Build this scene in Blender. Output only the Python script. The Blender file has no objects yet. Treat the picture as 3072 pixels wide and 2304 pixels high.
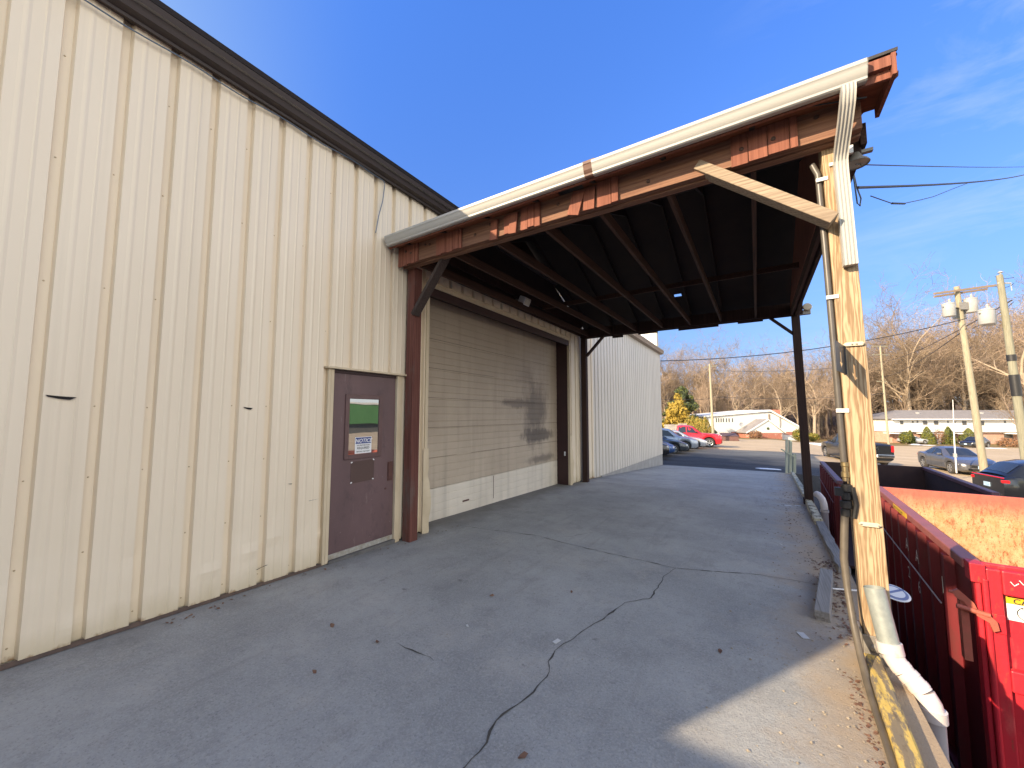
import bpy, bmesh, math, random
from mathutils import Vector, Matrix, noise
R = math.radians
rnd = random.Random(7)
scene = bpy.context.scene
COL = scene.collection

# ------------------------------------------------------------------ camera
YAW, PIT, EYE = 0.5664, 0.0781, 1.654
cam = bpy.data.cameras.new("camera")
cam.sensor_width = 36.0
cam.lens = 36.0 * 1154 / 3072
cam.clip_start, cam.clip_end = 0.05, 3000
camo = bpy.data.objects.new("camera", cam)
COL.objects.link(camo)
camo.location = (0, 0, EYE)
camo.rotation_euler = (math.pi / 2 + PIT, 0, YAW)
scene.camera = camo

# ------------------------------------------------------------------ sun, sky, exposure
SUN_AZ, SUN_EL = R(30.0), R(23.4)          # azimuth the light travels towards, from +Y to +X
world = bpy.data.worlds.new("World")
scene.world = world
world.use_nodes = True
wn = world.node_tree
wn.nodes.clear()
w_out = wn.nodes.new("ShaderNodeOutputWorld")
EAST_FILL = (6.0, 5.9, 5.6, 1)
w_bg = wn.nodes.new("ShaderNodeBackground")
w_sky = wn.nodes.new("ShaderNodeTexSky")
w_sky.sky_type = 'NISHITA'
w_sky.sun_disc = False
w_sky.sun_elevation = SUN_EL
w_sky.sun_rotation = R(210)
w_sky.altitude = 50
w_sky.air_density, w_sky.dust_density, w_sky.ozone_density = 1.0, 0.6, 1.6
w_bg.inputs[1].default_value = 0.15
w_tc = wn.nodes.new("ShaderNodeTexCoord")
w_map = wn.nodes.new("ShaderNodeMapping")
w_map.inputs['Rotation'].default_value = (R(20), R(-15), R(40))
w_map.inputs['Scale'].default_value = (1.2, 4.5, 7.0)
w_no = wn.nodes.new("ShaderNodeTexNoise")
w_no.inputs['Scale'].default_value = 1.6
w_no.inputs['Detail'].default_value = 8
w_no.inputs['Roughness'].default_value = 0.62
w_no.inputs['Distortion'].default_value = 0.5
w_mr = wn.nodes.new("ShaderNodeMapRange")
w_mr.inputs['From Min'].default_value, w_mr.inputs['From Max'].default_value = 0.46, 0.80
w_mr.inputs['To Max'].default_value = 0.62
# thin cirrus only towards the east side of the sky
w_sep = wn.nodes.new("ShaderNodeSeparateXYZ")
w_side = wn.nodes.new("ShaderNodeMapRange")
w_side.inputs['From Min'].default_value, w_side.inputs['From Max'].default_value = -0.05, 0.45
w_mul = wn.nodes.new("ShaderNodeMath"); w_mul.operation = 'MULTIPLY'
w_mix = wn.nodes.new("ShaderNodeMix"); w_mix.data_type = 'RGBA'
w_mix.inputs[7].default_value = (2.0, 2.2, 2.5, 1)
L = wn.links.new
L(w_tc.outputs['Generated'], w_map.inputs['Vector'])
L(w_map.outputs[0], w_no.inputs['Vector'])
L(w_no.outputs['Fac'], w_mr.inputs['Value'])
L(w_tc.outputs['Generated'], w_sep.inputs[0])
L(w_sep.outputs['X'], w_side.inputs['Value'])
L(w_mr.outputs[0], w_mul.inputs[0]); L(w_side.outputs[0], w_mul.inputs[1])
L(w_mul.outputs[0], w_mix.inputs[0])
# deeper, cooler blue on the side of the sky away from the sun, softer horizon
w_ramp = wn.nodes.new("ShaderNodeValToRGB")
els = w_ramp.color_ramp.elements
els[0].position, els[0].color = 0.0, (0.086, 0.112, 0.20, 1)
els[1].position, els[1].color = 0.75, (0.165, 0.285, 0.52, 1)
for ps, cl in ((0.06, (0.094, 0.115, 0.19, 1)), (0.16, (0.123, 0.142, 0.197, 1)), (0.32, (0.150, 0.198, 0.312, 1))):
    e_ = els.new(ps); e_.color = cl
w_two = wn.nodes.new("ShaderNodeVectorMath"); w_two.operation = 'SCALE'; w_two.inputs['Scale'].default_value = 2.0
w_dot = wn.nodes.new("ShaderNodeVectorMath"); w_dot.operation = 'DOT_PRODUCT'; w_dot.inputs[1].default_value = (0.5, 0.866, 0.0)
w_side2 = wn.nodes.new("ShaderNodeMapRange"); w_side2.interpolation_type = 'SMOOTHSTEP'
w_side2.inputs['From Min'].default_value, w_side2.inputs['From Max'].default_value = -0.45, 0.1
w_white = wn.nodes.new("ShaderNodeMix"); w_white.data_type = 'RGBA'; w_white.inputs[6].default_value = (0.85, 0.80, 0.75, 1)
w_tint = wn.nodes.new("ShaderNodeMix"); w_tint.data_type = 'RGBA'; w_tint.blend_type = 'MULTIPLY'; w_tint.inputs[0].default_value = 1.0
L(w_sep.outputs['Z'], w_ramp.inputs[0]); L(w_ramp.outputs[0], w_two.inputs[0])
L(w_tc.outputs['Generated'], w_dot.inputs[0]); L(w_dot.outputs['Value'], w_side2.inputs['Value'])
L(w_side2.outputs[0], w_white.inputs[0]); L(w_two.outputs[0], w_white.inputs[7])
L(w_sky.outputs[0], w_tint.inputs[6]); L(w_white.outputs[2], w_tint.inputs[7])
# fill light added to the unseen eastern sky to brighten the shaded walls
w_dotE = wn.nodes.new("ShaderNodeVectorMath"); w_dotE.operation = 'DOT_PRODUCT'; w_dotE.inputs[1].default_value = (0.985, -0.174, 0.0)
w_E = wn.nodes.new("ShaderNodeMapRange"); w_E.interpolation_type = 'SMOOTHSTEP'
w_E.inputs['From Min'].default_value, w_E.inputs['From Max'].default_value = 0.40, 0.90
w_fill = wn.nodes.new("ShaderNodeMix"); w_fill.data_type = 'RGBA'; w_fill.inputs[7].default_value = EAST_FILL
L(w_tc.outputs['Generated'], w_dotE.inputs[0]); L(w_dotE.outputs['Value'], w_E.inputs['Value'])
L(w_E.outputs[0], w_fill.inputs[0]); L(w_tint.outputs[2], w_fill.inputs[6])
L(w_fill.outputs[2], w_mix.inputs[6])
L(w_mix.outputs[2], w_bg.inputs[0])
L(w_bg.outputs[0], w_out.inputs[0])

sun = bpy.data.lights.new("sun", 'SUN')
sun.energy = 3.4
sun.angle = R(0.5)
sun.color = (1.0, 0.80, 0.55)
suno = bpy.data.objects.new("sun", sun)
COL.objects.link(suno)
LDIR = Vector((math.sin(SUN_AZ) * math.cos(SUN_EL), math.cos(SUN_AZ) * math.cos(SUN_EL), -math.sin(SUN_EL)))
suno.rotation_euler = LDIR.to_track_quat('-Z', 'Y').to_euler()
suno.location = (-20, -30, 30)
scene.view_settings.view_transform = 'Standard'
scene.view_settings.look = 'None'
scene.view_settings.exposure = 1.5
scene.view_settings.gamma = 1.0
scene.cycles.max_bounces = 6
scene.cycles.use_denoising = True

# ------------------------------------------------------------------ materials
def nmat(name):
    m = bpy.data.materials.new(name); m.use_nodes = True
    nt = m.node_tree
    return m, nt, nt.nodes['Principled BSDF']

def rgba(c): return (c[0], c[1], c[2], 1.0)

def nz(nt, scale, stretch=(1, 1, 1), detail=5, rough=0.6, dist=0.0, rot=(0, 0, 0), off=(0, 0, 0)):
    tc = nt.nodes.new('ShaderNodeTexCoord'); mp = nt.nodes.new('ShaderNodeMapping')
    mp.inputs['Scale'].default_value = stretch; mp.inputs['Rotation'].default_value = rot
    mp.inputs['Location'].default_value = off
    n = nt.nodes.new('ShaderNodeTexNoise')
    n.inputs['Scale'].default_value = scale; n.inputs['Detail'].default_value = detail
    n.inputs['Roughness'].default_value = rough; n.inputs['Distortion'].default_value = dist
    nt.links.new(tc.outputs['Object'], mp.inputs[0]); nt.links.new(mp.outputs[0], n.inputs['Vector'])
    return n.outputs['Fac']

def rng(nt, val, lo, hi, a=0.0, b=1.0):
    r = nt.nodes.new('ShaderNodeMapRange')
    r.inputs['From Min'].default_value, r.inputs['From Max'].default_value = lo, hi
    r.inputs['To Min'].default_value, r.inputs['To Max'].default_value = a, b
    nt.links.new(val, r.inputs['Value'])
    return r.outputs[0]

def mth(nt, op, a, b=None):
    n = nt.nodes.new('ShaderNodeMath'); n.operation = op
    for i, x in enumerate((a, b)):
        if x is None: continue
        if isinstance(x, (int, float)): n.inputs[i].default_value = x
        else: nt.links.new(x, n.inputs[i])
    return n.outputs[0]

def mixc(nt, fac, a, b):
    n = nt.nodes.new('ShaderNodeMix'); n.data_type = 'RGBA'
    if isinstance(fac, (int, float)): n.inputs[0].default_value = fac
    else: nt.links.new(fac, n.inputs[0])
    for i, x in ((6, a), (7, b)):
        if isinstance(x, (tuple, list)): n.inputs[i].default_value = rgba(x)
        else: nt.links.new(x, n.inputs[i])
    return n.outputs[2]

def bump(nt, bs, h, strength, dist=0.01):
    b = nt.nodes.new('ShaderNodeBump')
    b.inputs['Strength'].default_value = strength; b.inputs['Distance'].default_value = dist
    nt.links.new(h, b.inputs['Height']); nt.links.new(b.outputs[0], bs.inputs['Normal'])

def xyz(nt):
    tc = nt.nodes.new('ShaderNodeTexCoord'); s = nt.nodes.new('ShaderNodeSeparateXYZ')
    nt.links.new(tc.outputs['Object'], s.inputs[0])
    return s.outputs[0], s.outputs[1], s.outputs[2]

def M(name, c1, c2=None, scale=3.0, stretch=(1, 1, 1), rough=0.7, metal=0.0, layers=(), bmp=0.0, bscale=40, bstretch=(1, 1, 1), bdist=0.01, spec=0.5, coat=0.0, lo=0.3, hi=0.7):
    m, nt, bs = nmat(name)
    col = c1
    if c2 is not None:
        col = mixc(nt, rng(nt, nz(nt, scale, stretch), lo, hi), c1, c2)
    for k, (c, sc, l, h, st) in enumerate(layers):
        col = mixc(nt, rng(nt, nz(nt, sc, st, detail=8, rough=0.68, off=(3.1 * k + 1, 7.7 * k, 1.3)), l, h), col, c)
    if isinstance(col, tuple): bs.inputs['Base Color'].default_value = rgba(col)
    else: nt.links.new(col, bs.inputs['Base Color'])
    bs.inputs['Roughness'].default_value = rough
    bs.inputs['Metallic'].default_value = metal
    bs.inputs['Specular IOR Level'].default_value = spec
    bs.inputs['Coat Weight'].default_value = coat
    bs.inputs['Coat Roughness'].default_value = 0.05
    if bmp: bump(nt, bs, nz(nt, bscale, bstretch), bmp, bdist)
    return m

def wood(name, c1, c2, axis='Z', scale=9.0, dist=5.0, rough=0.8, bmp=0.35, layers=(), center=(0.05, 0.05, 0.0), ring=0.28):
    m, nt, bs = nmat(name)
    tc = nt.nodes.new('ShaderNodeTexCoord'); mp = nt.nodes.new('ShaderNodeMapping')
    st = {'Z': (1, 1, 0.09), 'X': (0.09, 1, 1), 'Y': (1, 0.09, 1)}[axis]
    mp.inputs['Scale'].default_value = st; mp.inputs['Location'].default_value = center
    wv = nt.nodes.new('ShaderNodeTexWave'); wv.wave_type = 'RINGS'; wv.rings_direction = axis
    wv.inputs['Scale'].default_value = scale; wv.inputs['Distortion'].default_value = dist
    wv.inputs['Detail'].default_value = 2.0; wv.inputs['Detail Scale'].default_value = 1.6
    nt.links.new(tc.outputs['Object'], mp.inputs[0]); nt.links.new(mp.outputs[0], wv.inputs[0])
    sf = {'Z': (1, 1, 0.03), 'X': (0.03, 1, 1), 'Y': (1, 0.03, 1)}[axis]
    fine = nz(nt, 60, sf, detail=4)
    fine = rng(nt, fine, 0.3, 0.7)
    f = mth(nt, 'ADD', mth(nt, 'MULTIPLY', wv.outputs['Fac'], ring), mth(nt, 'MULTIPLY', fine, 1.0 - 0.75 * ring))
    col = mixc(nt, rng(nt, f, 0.25, 0.95), c1, c2)
    col = mixc(nt, rng(nt, nz(nt, 2.2, st, detail=6), 0.45, 0.75, 0, 0.35), col, tuple(x * 0.55 for x in c2))
    for k, (c, sc, l, h, s3) in enumerate(layers):
        col = mixc(nt, rng(nt, nz(nt, sc, s3, detail=8, rough=0.7, off=(k * 3.3, 1, 2)), l, h), col, c)
    nt.links.new(col, bs.inputs['Base Color'])
    bs.inputs['Roughness'].default_value = rough
    bs.inputs['Specular IOR Level'].default_value = 0.25
    bump(nt, bs, f, bmp, 0.004)
    return m

def panelmat(name, base, shade, rust=True):
    m, nt, bs = nmat(name)
    x, y, z = xyz(nt)
    col = mixc(nt, rng(nt, nz(nt, 1.2, (1, 1, 0.25), detail=6), 0.3, 0.7), base, shade)
    col = mixc(nt, rng(nt, nz(nt, 9, (1, 1, 0.02), detail=3), 0.55, 0.8, 0, 0.35), col, tuple(c * 0.78 for c in shade))
    if rust:
        zz = mth(nt, 'ADD', z, mth(nt, 'MULTIPLY', y, 0.022))
        h = mth(nt, 'ADD', zz, mth(nt, 'MULTIPLY', nz(nt, 5, (1, 1, 0.5), detail=7), -0.32))
        col = mixc(nt, rng(nt, h, -0.14, 0.06, 0.5, 0), col, (0.50, 0.41, 0.24))
        h2 = mth(nt, 'ADD', zz, mth(nt, 'MULTIPLY', nz(nt, 14, (1, 1, 0.6), detail=7), -0.16))
        col = mixc(nt, rng(nt, h2, -0.075, -0.045, 0.8, 0), col, (0.23, 0.11, 0.035))
    nt.links.new(col, bs.inputs['Base Color'])
    bs.inputs['Roughness'].default_value = 0.42
    bs.inputs['Specular IOR Level'].default_value = 0.45
    a = nz(nt, 260, (1, 1, 1), detail=2)
    b = nz(nt, 2.5, (1, 1, 0.6), detail=3)
    bump(nt, bs, mth(nt, 'ADD', mth(nt, 'MULTIPLY', a, 0.10), b), 0.25, 0.012)
    return m

def concretemat():
    m, nt, bs = nmat('concrete')
    x, y, z = xyz(nt)
    col = mixc(nt, rng(nt, nz(nt, 0.7, detail=8, rough=0.65), 0.35, 0.66), (0.262, 0.264, 0.255), (0.385, 0.387, 0.370))
    col = mixc(nt, rng(nt, nz(nt, 2.6, detail=8, rough=0.7, off=(4, 2, 0)), 0.50, 0.70, 0, 0.55), col, (0.195, 0.195, 0.19))
    col = mixc(nt, rng(nt, nz(nt, 1.3, detail=9, rough=0.75, off=(7, 5, 0)), 0.52, 0.70, 0, 0.5), col, (0.46, 0.425, 0.37))
    col = mixc(nt, rng(nt, nz(nt, 7, (1.5, 0.16, 1), detail=7, rough=0.7, rot=(0, 0, R(4)), off=(3, 2, 0)), 0.55, 0.75, 0, 0.4), col, (0.20, 0.185, 0.165))
    col = mixc(nt, rng(nt, nz(nt, 75, detail=4, rough=0.75), 0.46, 0.62, 0, 0.4), col, (0.46, 0.455, 0.44))
    col = mixc(nt, rng(nt, nz(nt, 16, detail=8, rough=0.78, off=(2, 8, 0)), 0.54, 0.72, 0, 0.40), col, (0.19, 0.185, 0.18))
    col = mixc(nt, rng(nt, nz(nt, 22, detail=7, rough=0.78, off=(5, 3, 0)), 0.56, 0.72, 0, 0.5), col, (0.44, 0.42, 0.38))
    col = mixc(nt, rng(nt, nz(nt, 60, detail=4, rough=0.8, off=(9, 1, 0)), 0.56, 0.66, 0, 0.55), col, (0.14, 0.137, 0.132))
    col = mixc(nt, rng(nt, nz(nt, 4.5, detail=4, rough=0.6, off=(11, 4, 0)), 0.70, 0.76, 0, 0.55), col, (0.10, 0.095, 0.09))
    # tyre scuffs along the drive
    col = mixc(nt, rng(nt, nz(nt, 3.2, (1.6, 0.14, 1), detail=5, rot=(0, 0, R(8)), off=(1, 5, 0)), 0.60, 0.78, 0, 0.28), col, (0.14, 0.135, 0.13))
    # brown dirt washed against the kerb side
    d = mth(nt, 'ADD', mth(nt, 'SUBTRACT', x, mth(nt, 'MULTIPLY', y, 0.028)), mth(nt, 'MULTIPLY', nz(nt, 1.8, detail=8, rough=0.7), 1.3))
    col = mixc(nt, rng(nt, d, 0.55, 1.15, 0, 0.85), col, (0.40, 0.295, 0.185))
    # grime along the building side
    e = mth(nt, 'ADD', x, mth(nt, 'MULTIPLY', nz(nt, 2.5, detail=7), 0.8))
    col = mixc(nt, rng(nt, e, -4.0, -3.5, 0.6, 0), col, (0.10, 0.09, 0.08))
    nt.links.new(col, bs.inputs['Base Color'])
    bs.inputs['Roughness'].default_value = 0.85
    bs.inputs['Specular IOR Level'].default_value = 0.3
    h = mth(nt, 'ADD', nz(nt, 70, detail=5, rough=0.75), mth(nt, 'MULTIPLY', nz(nt, 6, detail=4), 1.5))
    bump(nt, bs, h, 0.7, 0.010)
    return m

def groundmat():
    m, nt, bs = nmat('yard_ground')
    x, y, z = xyz(nt)
    asp = mixc(nt, rng(nt, nz(nt, 0.35, (1, 3, 1), detail=8, rough=0.7), 0.35, 0.65), (0.045, 0.046, 0.05), (0.085, 0.085, 0.09))
    asp = mixc(nt, rng(nt, nz(nt, 30, detail=3), 0.5, 0.75, 0, 0.5), asp, (0.14, 0.13, 0.12))
    lot = mixc(nt, rng(nt, nz(nt, 0.22, (1, 4, 1), detail=9, rough=0.72, rot=(0, 0, R(-12))), 0.35, 0.65), (0.46, 0.345, 0.215), (0.60, 0.47, 0.315))
    lot = mixc(nt, rng(nt, nz(nt, 1.1, (0.5, 2.5, 1), detail=8, rough=0.75, rot=(0, 0, R(-20))), 0.5, 0.68, 0, 0.5), lot, (0.17, 0.135, 0.10))
    grass = mixc(nt, rng(nt, nz(nt, 0.6, detail=9, rough=0.75), 0.35, 0.65), (0.20, 0.125, 0.05), (0.30, 0.21, 0.09))
    grass = mixc(nt, rng(nt, nz(nt, 0.25, detail=8, rough=0.7, off=(4, 4, 0)), 0.5, 0.66, 0, 0.7), grass, (0.10, 0.11, 0.03))
    wob = mth(nt, 'MULTIPLY', mth(nt, 'SUBTRACT', nz(nt, 0.3, detail=6), 0.5), 12.0)
    t1 = rng(nt, mth(nt, 'ADD', mth(nt, 'ADD', y, mth(nt, 'MULTIPLY', x, 0.55)), wob), 25.0, 33.0)
    col = mixc(nt, t1, asp, lot)
    dep = mth(nt, 'ADD', mth(nt, 'MULTIPLY', x, -0.537), mth(nt, 'MULTIPLY', y, 0.844))
    t2 = rng(nt, mth(nt, 'ADD', dep, mth(nt, 'MULTIPLY', wob, 0.45)), 60.0, 63.0)
    col = mixc(nt, t2, col, grass)
    t3 = rng(nt, mth(nt, 'ADD', dep, wob), 84.0, 96.0)
    woods = mixc(nt, rng(nt, nz(nt, 0.8, detail=9, rough=0.75), 0.35, 0.65), (0.08, 0.052, 0.035), (0.17, 0.115, 0.075))
    col = mixc(nt, t3, col, woods)
    nt.links.new(col, bs.inputs['Base Color'])
    bs.inputs['Roughness'].default_value = 0.95
    bs.inputs['Specular IOR Level'].default_value = 0.2
    bump(nt, bs, mth(nt, 'ADD', nz(nt, 18, detail=6, rough=0.75), mth(nt, 'MULTIPLY', nz(nt, 1.5, detail=6), 4)), 0.6, 0.03)
    return m

def garagemat(name, base, shade, stain):
    m, nt, bs = nmat(name)
    x, y, z = xyz(nt)
    col = mixc(nt, rng(nt, nz(nt, 1.5, (1, 1, 0.8), detail=7), 0.3, 0.7), base, shade)
    col = mixc(nt, rng(nt, nz(nt, 6, (1, 1, 0.05), detail=5), 0.5, 0.75, 0, 0.45), col, tuple(c * 0.6 for c in shade))
    if stain:
        for cy_, cz_, sy_, sz_, lo_, hi_, amt in ((8.3, 1.75, 0.75, 0.9, 1.0, 0.35, 0.80), (8.5, 1.15, 0.9, 0.18, 1.05, 0.6, 0.8), (7.6, 1.9, 0.9, 0.12, 1.0, 0.6, 0.7), (8.6, 0.55, 0.8, 0.12, 1.0, 0.5, 0.6), (7.9, 2.6, 0.5, 0.4, 1.0, 0.2, 0.4)):
            a = mth(nt, 'DIVIDE', mth(nt, 'SUBTRACT', y, cy_), sy_)
            b = mth(nt, 'DIVIDE', mth(nt, 'SUBTRACT', z, cz_), sz_)
            d = mth(nt, 'SQRT', mth(nt, 'ADD', mth(nt, 'MULTIPLY', a, a), mth(nt, 'MULTIPLY', b, b)))
            d = mth(nt, 'ADD', d, mth(nt, 'MULTIPLY', mth(nt, 'SUBTRACT', nz(nt, 4.5, (1, 1, 0.55), detail=8, rough=0.7), 0.5), 1.7))
            col = mixc(nt, rng(nt, d, hi_, lo_, amt, 0), col, (0.085, 0.07, 0.06))
        col = mixc(nt, rng(nt, mth(nt, 'ADD', z, mth(nt, 'MULTIPLY', nz(nt, 3, (1, 1, 0.3), detail=6), -1.0)), 0.3, 2.2, 0, 0.5), col, (0.26, 0.195, 0.13))
    nt.links.new(col, bs.inputs['Base Color'])
    bs.inputs['Roughness'].default_value = 0.6
    bump(nt, bs, nz(nt, 12, (1, 1, 3), detail=5), 0.15, 0.01)
    return m

BEIGE = panelmat('beige_panel', (0.80, 0.69, 0.525), (0.745, 0.635, 0.475))
BEIGETRIM = M('beige_trim', (0.66, 0.55, 0.385), (0.54, 0.44, 0.29), 6, (1, 1, 0.3), rough=0.45, layers=((0.20, 0.12, 0.05) and (((0.22, 0.13, 0.05)), 14, 0.66, 0.75, (1, 1, 0.5)),))
GREYPANEL = panelmat('grey_panel', (0.66, 0.61, 0.53), (0.57, 0.525, 0.455), False)  # greyer panel tone for the rear section
TANTRIM = M('tan_trim', (0.34, 0.26, 0.185), (0.29, 0.22, 0.16), 4, rough=0.5)
WHITEPANEL = M('white_panel', (0.74, 0.73, 0.70), (0.66, 0.66, 0.63), 2, rough=0.5)
FASCIA = M('brown_fascia', (0.050, 0.034, 0.032), (0.036, 0.026, 0.026), 2.5, (1, 0.2, 1), rough=0.5)
FASCIATOP = M('fascia_cap', (0.030, 0.026, 0.030), (0.022, 0.020, 0.023), 3, rough=0.55)
ROOFMETAL = M('roof_metal', (0.25, 0.24, 0.22), (0.20, 0.19, 0.18), 2, rough=0.5)
DOORP = M('purple_door', (0.150, 0.090, 0.090), (0.112, 0.068, 0.068), 2.2, (1, 1, 0.5), rough=0.5, bmp=0.1, bscale=60,
          layers=(((0.33, 0.25, 0.24), 22, 0.67, 0.75, (1, 1, 1.6)), ((0.07, 0.045, 0.045), 5, 0.54, 0.74, (1, 1, 0.6)), ((0.24, 0.17, 0.16), 9, 0.62, 0.74, (1, 2.0, 0.25))))
DOORTRIM = M('purple_trim', (0.135, 0.073, 0.068), (0.105, 0.058, 0.054), 5, rough=0.45)
PATCH = M('brown_patch', (0.095, 0.055, 0.045), (0.085, 0.05, 0.042), 5, rough=0.7)
RUSTPLATE = M('rusty_plate', (0.075, 0.03, 0.028), (0.12, 0.05, 0.035), 25, rough=0.6, bmp=0.3)
ALUM = M('aluminium_sweep', (0.55, 0.54, 0.50), (0.35, 0.30, 0.22), 20, rough=0.45, metal=0.4)
SCREW = M('screw_head', (0.46, 0.37, 0.24), rough=0.5, metal=0.5)
DARK = M('dark_gap', (0.012, 0.009, 0.008), rough=0.9)
GAR = garagemat('garage_panel', (0.52, 0.435, 0.335), (0.43, 0.355, 0.27), True)
GARLOW = garagemat('garage_bottom_panel', (0.74, 0.67, 0.56), (0.62, 0.555, 0.46), False)
JAMB = M('maroon_jamb', (0.045, 0.016, 0.016), (0.032, 0.012, 0.012), 5, rough=0.55)
REDWOOD = wood('red_stained_post', (0.17, 0.068, 0.052), (0.10, 0.036, 0.028), 'Z', 12, 4, layers=(((0.13, 0.10, 0.085), 3, 0.56, 0.75, (1, 1, 0.3)), ((0.045, 0.025, 0.02), 9, 0.62, 0.8, (1, 1, 0.15))))
BOARD = wood('red_stained_boards', (0.27, 0.105, 0.068), (0.17, 0.062, 0.040), 'Z', 10, 5, bmp=0.25, layers=(((0.12, 0.05, 0.04), 5, 0.58, 0.8, (1, 1, 0.5)),))
BEAMW = wood('bare_beam', (0.25, 0.135, 0.085), (0.15, 0.072, 0.048), 'X', 9, 5, layers=(((0.09, 0.04, 0.03), 2, 0.55, 0.75, (0.3, 1, 1)),))
SOFFIT = wood('orange_soffit', (0.24, 0.085, 0.042), (0.17, 0.058, 0.03), 'X', 7, 5, bmp=0.15, layers=(((0.06, 0.03, 0.025), 1.6, 0.58, 0.7, (0.5, 1, 1)),))
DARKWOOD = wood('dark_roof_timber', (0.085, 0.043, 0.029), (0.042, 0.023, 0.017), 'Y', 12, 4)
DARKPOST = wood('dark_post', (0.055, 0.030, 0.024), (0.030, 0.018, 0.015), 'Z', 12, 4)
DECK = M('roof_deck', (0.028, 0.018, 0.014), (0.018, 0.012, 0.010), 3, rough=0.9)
SHINGLE = M('dark_shingle', (0.035, 0.033, 0.035), (0.05, 0.047, 0.047), 30, rough=0.9, bmp=0.4)
PINE = wood('pale_pine_post', (0.46, 0.345, 0.215), (0.255, 0.17, 0.095), 'Z', 22.0, 9.0, bmp=0.3, ring=0.7, center=(-2.40, 3.30, 0.0), layers=(((0.30, 0.26, 0.17), 3, 0.60, 0.8, (1, 1, 0.2)),))
BRACEW = wood('weathered_brace', (0.36, 0.285, 0.205), (0.20, 0.145, 0.10), 'X', 14, 4)
GREYWOOD = wood('grey_weathered_timber', (0.30, 0.29, 0.275), (0.19, 0.18, 0.165), 'Y', 14, 5, bmp=0.6)
GUT = M('cream_gutter', (0.43, 0.42, 0.39), (0.39, 0.38, 0.35), 2, (0.3, 1, 1), rough=0.42)
STRAP = M('brown_strap', (0.15, 0.075, 0.05), (0.10, 0.05, 0.035), 20, rough=0.6)
CONC = concretemat()
CRACK = M('crack_dirt', (0.085, 0.075, 0.062), (0.04, 0.036, 0.032), 20, rough=1.0)
GROUND = groundmat()
YELLOWP = wood('peeling_yellow_timber', (0.62, 0.46, 0.14), (0.52, 0.36, 0.09), 'Y', 8, 5, bmp=0.5, layers=(((0.20, 0.165, 0.115), 7, 0.46, 0.53, (2.2, 0.5, 1)), ((0.13, 0.10, 0.07), 18, 0.56, 0.66, (1.5, 0.4, 1))))
PALEP = wood('peeling_cream_timber', (0.58, 0.54, 0.38), (0.50, 0.46, 0.33), 'Y', 8, 5, bmp=0.5, layers=(((0.15, 0.12, 0.085), 8, 0.50, 0.56, (1.6, 0.6, 1)),))
GREENP = wood('pale_green_timber', (0.44, 0.45, 0.35), (0.34, 0.35, 0.26), 'Z', 8, 5)
PVC = M('white_pvc', (0.60, 0.545, 0.525), (0.54, 0.485, 0.465), 6, rough=0.35, layers=(((0.55, 0.40, 0.24), 7, 0.62, 0.78, (1, 1, 1)),))
PVCGREY = M('grey_pvc', (0.40, 0.36, 0.37), (0.34, 0.31, 0.31), 6, rough=0.45)
GALV = M('galvanised_steel', (0.36, 0.39, 0.37), (0.28, 0.31, 0.295), 30, rough=0.5, metal=0.35, layers=(((0.30, 0.32, 0.30), 9, 0.5, 0.7, (1, 1, 1)),))
PIPEB = M('dark_conduit', (0.10, 0.09, 0.078), (0.075, 0.066, 0.058), 8, rough=0.4)
HOSE = M('tan_hose', (0.125, 0.105, 0.08), (0.085, 0.072, 0.056), 12, rough=0.5)
BLACK = M('black_rubber', (0.018, 0.017, 0.017), rough=0.5)
BRASS = M('brass_fitting', (0.35, 0.27, 0.13), (0.22, 0.18, 0.12), 20, rough=0.4, metal=0.8)
WHITEP = M('white_paint', (0.78, 0.77, 0.74), (0.70, 0.69, 0.66), 8, rough=0.5)
CREAMP = M('cream_bakelite', (0.66, 0.58, 0.43), (0.56, 0.48, 0.34), 20, rough=0.5)
SIGNBK = M('black_sign', (0.035, 0.033, 0.033), (0.028, 0.027, 0.027), 8, rough=0.5)
STEEL = M('steel_bracket', (0.33, 0.31, 0.28), (0.24, 0.22, 0.19), 20, rough=0.5, metal=0.5)
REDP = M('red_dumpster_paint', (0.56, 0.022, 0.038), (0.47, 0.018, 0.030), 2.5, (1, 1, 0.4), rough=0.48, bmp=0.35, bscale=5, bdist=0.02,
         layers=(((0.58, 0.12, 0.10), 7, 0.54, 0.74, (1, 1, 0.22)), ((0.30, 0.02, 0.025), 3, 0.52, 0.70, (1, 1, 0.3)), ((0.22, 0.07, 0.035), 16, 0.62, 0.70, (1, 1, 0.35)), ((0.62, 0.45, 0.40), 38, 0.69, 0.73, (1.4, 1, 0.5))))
REDSIDE = M('shaded_red_paint', (0.17, 0.009, 0.014), (0.12, 0.007, 0.010), 2.5, (1, 1, 0.4), rough=0.55, layers=(((0.09, 0.02, 0.016), 5, 0.52, 0.75, (1, 1, 0.35)),))  # shade on the long sides painted in as a darker red
REDOLD = M('dark_red_paint', (0.20, 0.025, 0.030), (0.15, 0.02, 0.024), 2.5, (1, 1, 0.4), rough=0.6, layers=(((0.07, 0.03, 0.025), 6, 0.55, 0.75, (1, 1, 0.5)),))
RIMRED = M('worn_red_rim', (0.34, 0.105, 0.095), (0.25, 0.085, 0.075), 4, rough=0.5, layers=(((0.30, 0.18, 0.12), 12, 0.6, 0.7, (1, 1, 1)),))
RIMPURP = M('worn_purple_rim', (0.17, 0.075, 0.09), (0.13, 0.06, 0.07), 4, rough=0.5, layers=(((0.30, 0.24, 0.24), 12, 0.6, 0.7, (1, 1, 1)),))
DARKRUST = M('dark_rust', (0.055, 0.026, 0.022), (0.035, 0.018, 0.017), 3, rough=0.85)
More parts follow.
